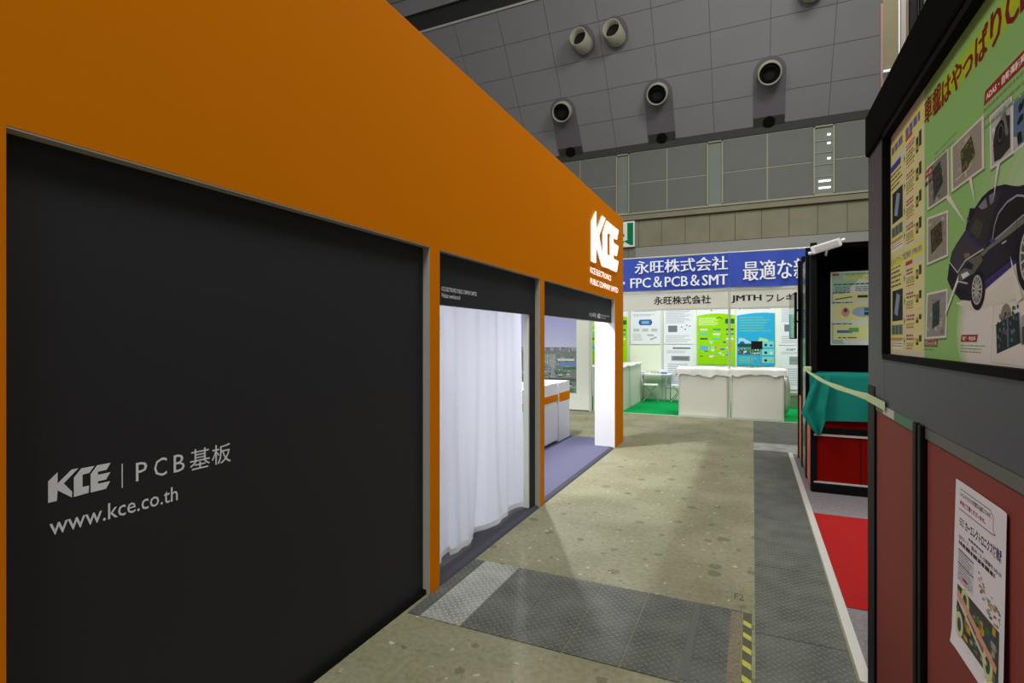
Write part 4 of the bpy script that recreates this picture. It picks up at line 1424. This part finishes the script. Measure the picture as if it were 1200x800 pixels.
# flood lamp on top of the second stand
fl = thing('flood_lamp', (0.70, 6.40, 2.6), 'white ribbed flood lamp tilted on top of the black stand', 'lamp')
cx_, cz_ = 0.700, 2.585
an = R(16)


def FL(a, b, n=0):
    return (cx_+a*math.cos(an)-b*math.sin(an), 6.38-n, cz_+a*math.sin(an)+b*math.cos(an))


part('housing', MB().prism([(-.14, -.042), (.13, -.042), (.14, .0), (.13, .042), (-.14, .042)], FL, -0.03, 0.03), M_['white'], fl, bevel=0.006)
part('lens_plate', MB().prism([(-.11, -.026), (.105, -.026), (.105, .026), (-.11, .026)], FL, 0.03, 0.034), M_['alu'], fl)
for k in range(5):
    part('rib', MB().prism([(-.108, -.022+k*.011-.002), (.103, -.022+k*.011-.002), (.103, -.022+k*.011+.002), (-.108, -.022+k*.011+.002)], FL, 0.034, 0.038), M_['white'], fl)
for s_ in (-1, 1):
    part('hinge_knob', MB().tube([FL(s_*.145, -.02 if s_ < 0 else 0.01, 0), FL(s_*.175, -.02 if s_ < 0 else 0.01, 0)], 0.018, 12), M_['white'], fl)
part('bracket', MB().tube([FL(0, -.03, -0.02), (0.70, 6.44, 2.5)], 0.012, 8), M_['white'], fl)

# glossy screen on an arm at the stand's side
sm_ = thing('wall_monitor', (0.5, 8.0, 1.9), 'thin glossy black screen on an arm at the side of the far right stand', 'monitor')
F_M = Matrix.Translation((0.487, 8.02, 1.92)) @ Matrix.Rotation(R(2), 4, 'Z')


def bx(x0, x1, y0, y1, z0, z1):
    m = MB().box(x0, x1, y0, y1, z0, z1)
    m.v = [tuple(F_M @ Vector(v)) for v in m.v]
    return m


part('case', bx(-0.008, 0.02, -0.34, 0.34, -0.30, 0.30), M_['black'], sm_, bevel=0.004)
part('glass', bx(-0.012, -0.008, -0.325, 0.325, -0.285, 0.285), M_['glossy'], sm_)
part('arm', MB().tube([(0.50, 8.05, 1.95), (0.53, 7.98, 2.0), (0.575, 7.9, 2.0)], 0.014, 8), M_['black'], sm_)
part('arm', MB().tube([(0.50, 7.95, 1.85), (0.575, 7.86, 1.85)], 0.014, 8), M_['black'], sm_)

# ================================================================ FAR STAND (white system booth, blue banners)
FYF = 11.6
FYB = 14.5
gcar = tag(part('green_carpet', MB().box(-4.3, 2.8, FYF-0.004, FYB, 0.0, 0.008), M_['carpet_green']), 'green carpet inside the white stand at the end of the aisle', 'carpet')
tag(part('carpet_edge_tape', MB().box(-4.3, 2.8, FYF-0.05, FYF-0.004, 0.0, 0.006), M_['white_trim']), 'cream tape strip along the front of the green carpet', 'tape')
fb = thing('system_booth', (-0.8, 13, 0), 'white system booth with header boards and pale panels, across the end of the aisle', 'booth')
for x in (-4.28, -2.62, -0.43, 1.78):
    z1 = 3.40 if x in (-0.43,) else 2.66
    part('post', MB().tube([(x, FYF, 0.0), (x, FYF, z1)], 0.022, 12), M_['alu'], fb)
for (x0, x1) in ((-4.26, -2.64), (-2.60, -0.45), (-0.41, 1.76)):
    part('header_board', MB().box(x0, x1, FYF-0.012, FYF+0.012, 2.265, 2.60), M_['counter'], fb)
    part('header_rail', MB().box(x0, x1, FYF-0.02, FYF+0.02, 2.60, 2.65), M_['alu'], fb)
    part('header_rail', MB().box(x0, x1, FYF-0.02, FYF+0.02, 2.225, 2.265), M_['alu'], fb)
px = [-4.28]+[-3.07+0.88*k for k in range(6)]+[2.3]
for k in range(len(px)-1):
    part('wall_panel', MB().box(px[k]+0.022, px[k+1]-0.022, FYB, FYB+0.02, 0.05, 2.6), M_['partition'], fb)
    part('wall_post', MB().box(px[k]-0.022, px[k]+0.022, FYB-0.02, FYB+0.03, 0, 2.65), M_['alu'], fb)
part('wall_rail', MB().box(-4.28, 2.3, FYB-0.015, FYB+0.03, 2.6, 2.65), M_['alu'], fb)
part('wall_rail', MB().box(-4.28, 2.3, FYB-0.015, FYB+0.03, 0.0, 0.05), M_['alu'], fb)
part('side_panel', MB().box(-4.30, -4.28, FYF, FYB, 0.0, 2.65), M_['partition'], fb)
F_H = FY(FYF-0.012)
lt = text(MB(), '永旺株式会社', F_H, -1.93, -0.78, 2.345, 2.525, 0.003, None, 0.02)
part('header_lettering', lt, M_['black_ink'], fb)
lt = text(MB(), 'JMTH', F_H, -0.385, 0.155, 2.345, 2.50, 0.003, heavy=0.008)
part('header_lettering', lt, M_['black_ink'], fb)
lt = MB()
text(lt, 'フレキ', F_H, 0.24, 0.74, 2.35, 2.50, 0.003, None, 0.02)
part('header_lettering', lt, M_['black_ink'], fb)


def bannr(x0, x1, label, words):
    t = thing('banner', ((x0+x1)/2, FYF, 2.66), label, 'banner', 'blue banners above the white stand')

    def fn(u, v):
        x = x0+u*(x1-x0)
        sag = 0.02*math.sin(math.pi*u)
        return (x, FYF-0.03-0.02*math.sin(u*7)*(1-v)-0.008*math.sin(u*23+v*3), 2.665+v*(0.70)-(sag if v > 0.5 else sag*0.6))
    b = part('cloth', MB().grid(fn, 40, 8), M_['banner'], t)
    lt = MB()
    for wd, a0, a1, b0, b1 in words:
        lt = text(MB(), wd, FY(FYF-0.062), a0, a1, b0, b1, 0.004, heavy=0.006)
        part('lettering', lt, M_['white_ink'], t)
    part('top_pole', MB().tube([(x0, FYF+0.0, 3.37), (x1, FYF+0.0, 3.37)], 0.015, 8), M_['alu'], t)


bannr(-2.62, -0.425, 'left blue banner with white company name and FPC, PCB, SMT lettering', [('永旺株式会社', -2.32, -0.46, 3.02, 3.30), ('・FPC＆PCB＆SMT', -2.60, -0.46, 2.72, 2.95)])
bannr(-0.42, 1.80, 'right blue banner beginning with large white Japanese characters', [('最適な新', -0.17, 1.0, 2.78, 3.17)])


# front counters
def counter_hi(x0, x1, y0, y1, label, front=True):
    t = thing('counter', ((x0+x1)/2, (y0+y1)/2, 0), label, 'counter', 'white counters of the far stand')
    for (a, b) in ((x0, y0), (x1-0.03, y0), (x0, y1-0.03), (x1-0.03, y1-0.03)):
        part('leg_post', MB().box(a, a+0.03, b, b+0.03, 0.008, 0.99), M_['alu'], t, bevel=0.003)
    part('front_panel', MB().box(x0+0.03, x1-0.03, y0+0.008, y0+0.016, 0.045, 0.955), M_['counter'], t)
    part('back_panel', MB().box(x0+0.03, x1-0.03, y1-0.016, y1-0.008, 0.045, 0.955), M_['counter'], t)
    for xx in (x0+0.008, x1-0.016):
        part('side_panel', MB().box(xx, xx+0.008, y0+0.03, y1-0.03, 0.045, 0.955), M_['counter'], t)
    for z0 in (0.012, 0.955):
        for q in ((x0+0.03, x1-0.03, y0+0.003, y0+0.027), (x0+0.003, x0+0.027, y0+0.03, y1-0.03), (x1-0.027, x1-0.003, y0+0.03, y1-0.03)):
            part('rail', MB().box(*q, z0, z0+0.033), M_['alu'], t)
    part('top', MB().box(x0, x1, y0, y1, 0.99, 1.0), M_['counter'], t)
    return t


counter_hi(-1.42, -0.46, FYF-0.0, FYF+0.5, 'left of the two white front counters, just left of the banner post')
counter_hi(-0.40, 0.56, FYF-0.0, FYF+0.5, 'right of the two white front counters, ending beside the green carpet')
counter_hi(-3.26, -2.62, FYF-0.02, 12.45, 'nearer white side counter beside the orange booth corner')
counter_hi(-3.26, -2.62, 12.47, 13.8, 'farther white side counter in front of the small white table')


def tablecloth(x0, x1, y0, y1, z, drop, label, seed):
    rr = random.Random(seed)
    ph = [rr.random()*6 for _ in range(6)]
    t = thing('table_cloth', ((x0+x1)/2, (y0+y1)/2, z), label, 'cloth', 'white cloths on the far counters')
    nx, ny = 60, 24
    ex = drop

    def fn(u, v):
        # overhang on all sides, cloth coordinate then folded at edge
        X = (x0-ex)+u*(x1-x0+2*ex)
        Y = (y0-ex)+v*(y1-y0+2*ex)
        dx = max(x0-X, 0, X-x1)
        dy = max(y0-Y, 0, Y-y1)
        cxx = min(max(X, x0), x1)
        cyy = min(max(Y, y0), y1)
        dd = max(dx, dy)
        o = min(dd, 0.02)+0.010*(dd > 0.02)
        zz = z+0.010+0.012*(1+math.sin(X*6+ph[0])*math.sin(Y*9+ph[1]))
        wob = 0.008*math.sin(X*25+ph[2])+0.008*math.sin(X*11+ph[3])
        sx = (-1 if X < x0 else 1 if X > x1 else 0)*(o if dx > 0 else 0)
        sy_ = (-1 if Y < y0 else 1 if Y > y1 else 0)*(o if dy > 0 else 0)
        zz -= max(0, dd-0.015)*(0.86+0.12*math.sin(X*8+Y*6+ph[4])+0.10*math.sin(X*19+ph[2])+0.05*math.sin(X*37+ph[1]))
        return (cxx+sx*(1.3+6*dd*abs(math.sin(Y*14+ph[5]))), cyy+sy_*(1.2)+(wob*dd*5 if dy > 0 else 0), zz)
    part('cloth_sheet', MB().grid(fn, nx, ny), M_['whitecloth'], t)
    return t


tablecloth(-1.42, -0.46, FYF, FYF+0.5, 1.0, 0.20, 'white cloth with drooping corner on the left front counter', 1)
tablecloth(-0.40, 0.56, FYF, FYF+0.5, 1.0, 0.16, 'white cloth bunched over the right front counter', 2)
tablecloth(-3.26, -2.62, FYF-0.02, 12.45, 1.0, 0.05, 'white cloth on the nearer side counter', 3)
tablecloth(-3.26, -2.62, 12.47, 13.8, 1.0, 0.05, 'white cloth on the farther side counter', 4)


# posters on the far back wall
def poster(x0, x1, z0, z1, label, fn, base=(216, 220, 226), name='wall_poster'):
    t = thing(name, ((x0+x1)/2, FYB, z0), label, 'poster', 'posters on the far back wall')
    part('sheet', MB().box(x0, x1, FYB-0.028, FYB-0.022, z0, z1), M_['white'], t)
    pr = Print(FY(FYB-0.028), 0.0003, 0.00025)
    pr.rect(x0+0.005, x1-0.005, z0+0.005, z1-0.005, base)
    fn(pr, x0, x1, z0, z1)
    part('printed_picture', pr.mb, M_['print_'], t)


GT = (150, 154, 160)


def p_green(pr, x0, x1, z0, z1, dots=True):
    w_ = x1-x0
    top = z1-0.16
    pts = [(x0, z0), (x1, z0)]+[(x1-w_*k/10, top-0.04+0.05*math.sin(math.pi*(k/10))) for k in range(11)]
    pr.poly(pts, (140, 200, 10))
    pr.poly([(x0+w_*.34, z1-.085), (x0+w_*.38, z1-.03), (x0+w_*.42, z1-.085)], (196, 150, 40))
    pr.bars(x0+w_*.45, x1-w_*.2, z1-.05, z1-.02, 1, (90, 90, 110), rnd, .9, .02)
    pr.bars(x0+w_*.04, x0+w_*.6, top-.30, top-.09, 7, (206, 224, 150), rnd, .6, .012)
    pr.line((x0+w_*.52, top-.13), (x0+w_*.57, top-.08), .02, (90, 60, 30)); pr.line((x0+w_*.57, top-.08), (x0+w_*.68, top-.13), .02, (120, 60, 30))
    pr.rect(x0+w_*.74, x0+w_*.98, top-.25, top-.13, (20, 100, 50))
    cols = [(206, 208, 206), (60, 90, 60), (40, 150, 110), (90, 180, 170), (60, 60, 90), (170, 190, 230), (230, 150, 40), (70, 120, 170), (220, 220, 220)]
    n = pr.lv()
    for r_ in range(3):
        for c_ in range(3):
            a = x0+w_*(.08+c_*.34)
            pr.rect(a, a+w_*.2, top-.42-r_*.12, top-.375-r_*.12, cols[(r_*3+c_*2) % 5])
    for k in range(20):
        a = x0+w_*rnd.uniform(.08, .82); b = z0+.12+rnd.random()*(top-z0-.82)
        pr.rect(a, a+w_*rnd.uniform(.06, .13), b, b+rnd.uniform(.02, .05), rnd.choice(cols))
    pr.ell(x0+w_*.37, top-.72, .045, .045, (160, 200, 220)); pr.rect(x0+w_*.08, x0+w_*.3, top-.92, top-.82, (90, 160, 210)); pr.rect(x0+w_*.84, x0+w_*.92, top-.86, top-.74, (220, 140, 20))


def p_white1(pr, x0, x1, z0, z1):
    w_ = x1-x0
    pr.bars(x0+w_*.15, x1-w_*.1, z1-.06, z1-.03, 1, (110, 112, 120), rnd, .9, .014)
    pr.bars(x0+w_*.1, x1-w_*.12, z1-.20, z1-.13, 2, (170, 176, 180), rnd, .6, .012)
    pr.poly([(x0+w_*.28, z1-.34), (x0+w_*.32, z1-.28), (x0+w_*.69, z1-.28), (x0+w_*.73, z1-.34), (x0+w_*.73, z1-.37), (x0+w_*.69, z1-.43), (x0+w_*.32, z1-.43), (x0+w_*.28, z1-.37)], (40, 60, 100))
    pr.rect(x0+w_*.32, x0+w_*.69, z1-.42, z1-.29, (40, 90, 190)); pr.rect(x0+w_*.38, x0+w_*.63, z1-.39, z1-.32, (120, 170, 200))
    for k in range(3):
        pr.rect(x0+w_*(.1+k*.3), x0+w_*(.3+k*.3), z1-.60, z1-.52, (176, 182, 182))
    pr.bars(x0+w_*.08, x0+w_*.46, z0+.08, z0+.28, 6, (168, 174, 176), rnd, .5, .012)
    pr.line((x0+w_*.56, z0+.24), (x0+w_*.78, z0+.24), .045, (158, 164, 168)); pr.line((x0+w_*.66, z0+.12), (x0+w_*.88, z0+.19), .045, (158, 164, 168))


def p_white2(pr, x0, x1, z0, z1):
    w_ = x1-x0
    pr.bars(x0+w_*.08, x1-w_*.05, z1-.40, z1-.03, 11, (166, 168, 184), rnd, .55, .008)
    pr.rect(x0+w_*.15, x0+w_*.46, z1-.62, z1-.45, (110, 112, 124))
    for (a, b) in ((.58, .5), (.75, .46), (.7, .56), (.85, .48)):
        pr.rect(x0+w_*a, x0+w_*(a+.05), z1-b, z1-b+.03, (96, 104, 150))
    pr.bars(x0+w_*.08, x1-w_*.08, z0+.03, z0+.22, 4, (170, 172, 182), rnd, .5, .01)


def p_white3(pr, x0, x1, z0, z1):
    w_ = x1-x0
    pr.rect(x0+w_*.3, x1-w_*.1, z1-.11, z1-.07, (120, 122, 130))
    pr.text('The Via Reception', x0+w_*.32, x1-w_*.14, z1-.10, z1-.06, (50, 50, 60), 0.02)
    pr.bars(x0+w_*.1, x1-w_*.08, z1-.23, z1-.15, 3, (160, 162, 176), rnd, .5, .008)
    pr.rect(x0+w_*.26, x1-w_*.12, z1-.42, z1-.29, (136, 138, 142)); pr.rect(x0+w_*.32, x1-w_*.18, z1-.39, z1-.32, (110, 112, 118))
    pr.bars(x0+w_*.14, x1-w_*.08, z0+.08, z1-.5, 10, (160, 162, 176), rnd, .5, .008)


def p_white4(pr, x0, x1, z0, z1):
    w_ = x1-x0
    pr.text('SGBT Board', x0+w_*.2, x0+w_*.75, z1-.12, z1-.07, (50, 50, 60), 0.02)
    pr.bars(x0+w_*.06, x1-w_*.08, z1-.22, z1-.15, 2, (160, 162, 176), rnd, .5, .01)
    pr.rect(x0+w_*.28, x0+w_*.7, z1-.46, z1-.26, (140, 146, 150)); pr.rect(x0+w_*.3, x0+w_*.68, z1-.355, z1-.34, (100, 106, 112))
    pr.bars(x0+w_*.25, x1-w_*.2, z0+.08, z1-.55, 8, (166, 168, 180), rnd, .5, .01)


def p_blue(pr, x0, x1, z0, z1):
    w_ = x1-x0
    top = z1-.17
    pr.poly([(x0, z0), (x1, z0)]+[(x1-w_*k/10, top-0.04+0.06*math.sin(math.pi*(0.25+k/10*0.75))) for k in range(11)], (40, 160, 206))
    pr.poly([(x0+w_*.03, z1-.04), (x0+w_*.08, z1-.07), (x0+w_*.12, z1-.04), (x0+w_*.08, z1-.01)], (120, 130, 20))
    pr.bars(x0+w_*.16, x1-w_*.1, z1-.06, z1-.02, 1, (96, 96, 120), rnd, .9, .014)
    pr.bars(x0+w_*.06, x1-w_*.04, top-.48, top-.08, 6, (110, 176, 130), rnd, .4, .009)
    b1_ = top-.62; b0_ = z0+.52
    pr.poly([(x0+w_*.04, b1_-.12), (x0+w_*.05, b1_+.02), (x0+w_*.2, b1_), (x0+w_*.42, b1_-.12)], (150, 200, 216))
    pr.ell(x0+w_*.14, b1_-.12, .06, .05, (30, 80, 170))
    pr.poly([(x0+w_*.52, b1_-.15), (x0+w_*.6, b1_+.03), (x0+w_*.82, b1_-.02), (x0+w_*.85, b1_-.15)], (150, 206, 150))
    pr.poly([(x0+w_*.83, b1_-.14), (x0+w_*.86, b1_-.06), (x0+w_*.95, b1_-.08), (x0+w_*.97, b1_-.14)], (170, 210, 170))
    pr.rect(x0+w_*.02, x0+w_*.98, b1_-.22, b1_-.13, (40, 74, 50))
    pr.rect(x0+w_*.02, x0+w_*.62, z0+.27, b1_-.25, (60, 110, 90))
    n = pr.lv()
    for k in range(70):
        a = x0+w_*rnd.uniform(.02, .57); b = rnd.uniform(z0+.28, b1_-.28)
        pr.rect(a, a+.03, b, b+.035, rnd.choice([(40, 90, 44), (150, 170, 150), (90, 130, 70), (36, 66, 130), (206, 206, 196), (60, 120, 60)]))
    for k in range(3):
        b = z0+.08+k*.19
        pr.rect(x0+w_*.66, x0+w_*.97, b, b+.15, (120, 196, 190))
        pr.ell(x0+w_*.76, b+.06, .035, .035, (30, 60, 60)); pr.ell(x0+w_*.9, b+.05, .03, .03, [(170, 160, 60), (200, 216, 206), (50, 70, 140)][k])
    pr.bars(x0+w_*.06, x0+w_*.58, z0+.06, z0+.22, 5, (120, 190, 120), rnd, .5, .01)


poster(-4.22, -3.12, 0.93, 2.42, 'green poster partly hidden behind the orange booth corner', p_green)
poster(-3.03, -2.24, 1.48, 2.42, 'white poster with a blue device, left on the far wall', p_white1)
poster(-2.15, -1.40, 1.49, 2.42, 'white text poster with a dark grey picture, above another grey poster', p_white2)
poster(-2.15, -1.40, 0.33, 1.465, 'long white poster below the one with the dark grey picture', p_white3)
poster(-1.31, -0.40, 0.96, 2.42, 'lime green poster with a white top behind the banner post', p_green)
poster(-0.36, 0.50, 0.95, 2.42, 'sky blue poster with domed buildings on the far wall', p_blue)
poster(0.58, 1.40, 1.47, 2.42, 'white text poster right of the sky blue poster, upper one', p_white2)
poster(0.58, 1.40, 0.39, 1.455, 'white poster with grey device right of the sky blue poster, lower one', p_white4)

# small table, chairs and things on it
tb = thing('small_table', (-2.3, 14.0, 0), 'small white folding table with chrome legs by the far wall', 'table')
part('table_top', MB().box(-2.74, -1.90, 13.85, 14.40, 0.70, 0.725), M_['white'], tb, bevel=0.006)
for (x, y) in ((-2.66, 13.9), (-2.02, 13.9), (-2.66, 14.33), (-1.96, 14.33)):
    part('leg', MB().tube([(x, y, 0.70), (x, y, 0.008)], 0.016, 8), M_['chrome'], tb)


def chair(cx, cy, rz, label):
    t = thing('folding_chair', (cx, cy, 0), label, 'chair', 'pipe chairs at the small table')
    Mx = Matrix.Translation((cx, cy, 0.012)) @ Matrix.Rotation(rz, 4, 'Z')

    def T_(m):
        m.v = [tuple(Mx @ Vector(v)) for v in m.v]
        return m
    part('seat', T_(MB().box(-.19, .19, -.19, .19, .43, .455)), M_['white'], t, bevel=0.01)
    part('backrest', T_(MB().box(-.19, .19, .19, .21, .52, .67)), M_['white'], t, bevel=0.008)
    for s_ in (-1, 1):
        part('leg', T_(MB().tube([(s_*.19, .2, .68), (s_*.19, .16, .44), (s_*.19, -.2, .012)], .011, 8)), M_['chrome'], t)
        part('leg', T_(MB().tube([(s_*.17, -.16, .44), (s_*.17, .2, .01)], .011, 8)), M_['chrome'], t)
    part('stretcher', T_(MB().tube([(-.19, -.19, .03), (.19, -.19, .03)], .011, 8)), M_['chrome'], t)
    part('stretcher', T_(MB().tube([(-.17, .19, .03), (.17, .19, .03)], .011, 8)), M_['chrome'], t)
    return t


chair(-2.38, 13.78, R(100), 'left folding pipe chair pushed under the small white table')
chair(-1.70, 13.95, R(-80), 'right folding pipe chair, partly hidden by the front counter')
for k, (x, lab) in enumerate(((-2.36, 'leftmost of the three tiny clear racks on the small table'), (-2.29, 'middle of the three tiny clear racks on the small table'), (-2.22, 'rightmost of the three tiny clear racks on the small table'))):
    t = thing('card_rack', (x, 13.92, 0.725), lab, 'rack', 'clear racks on the small table')
    for q in (0, 1, 2):
        part('divider', MB().box(x-0.02+q*.018, x-0.016+q*.018, 13.89, 13.95, .725, .79), M_['chrome'], t)
    part('base', MB().box(x-0.025, x+0.025, 13.885, 13.955, .725, .731), M_['white'], t)


def lump(name, c, r, m, label, cat, seed, sq=1.0):
    rr = random.Random(seed)
    ph = [rr.random()*6 for _ in range(4)]
    mb = MB().grid(lambda u, v: (c[0]+r[0]*math.cos(u*2*math.pi)*math.sin(v*math.pi)*(1+.12*math.sin(u*19+ph[0])), c[1]+r[1]*math.sin(u*2*math.pi)*math.sin(v*math.pi)*(1+.12*math.sin(u*25+ph[1])),
                                 c[2]+r[2]*math.copysign(abs(math.cos(v*math.pi))**sq, -math.cos(v*math.pi))+0.02*r[2]*math.sin(u*30+v*9)), 36, 18)
    return tag(part(name, mb, m), label, cat)


lump('plastic_bag', (-2.62, 14.0, 0.765), (.07, .06, .04), M_['whitecloth'], 'crumpled white bag on the left end of the small table', 'bag', 3)
lump('paper_bundle', (-2.17, 14.15, 0.78), (.08, .06, .055), M_['whitecloth'], 'white bundle on the small table beside a blue tray', 'bundle', 4)
tag(part('blue_tray', MB().box(-2.14, -2.0, 13.95, 14.05, .725, .765), M_['blue'], bevel=0.008), 'small bright blue tray on the right of the small table', 'tray')
lump('covered_bundle', (0.60, 12.32, 0.47), (.10, .2, .40), M_['alu'], 'grey green wrapped bundle standing behind the right end of the front counter', 'bundle', 8, 0.6)
bx_ = thing('storage_box', (0.95, 14.1, 0), 'dark green storage box on the floor below the right hand posters', 'box')
part('body', MB().box(0.60, 1.35, 13.9, 14.4, 0.008, 0.28), M_['olive'], bx_, bevel=0.01)
part('lid', MB().box(0.59, 1.36, 13.89, 14.41, 0.28, 0.32), M_['olive'], bx_, bevel=0.01)

ss = thing('sign_stand', (0.09, 13.0, 0), 'small black sign plate on thin legs in front of the sky blue poster', 'stand')
part('plate', MB().box(-0.03, 0.20, 12.99, 13.01, 1.39, 1.57), M_['black'], ss, bevel=0.005)
for x in (-0.04, 0.0, 0.12, 0.17):
    part('leg', MB().tube([(x, 13.02, 1.42), (x*1.3-0.02, 13.02, 0.008)], 0.007, 8), M_['chrome'], ss)
part('crossbar', MB().tube([(-0.05, 13.02, 1.3), (0.18, 13.02, 1.3)], 0.006, 8), M_['chrome'], ss)
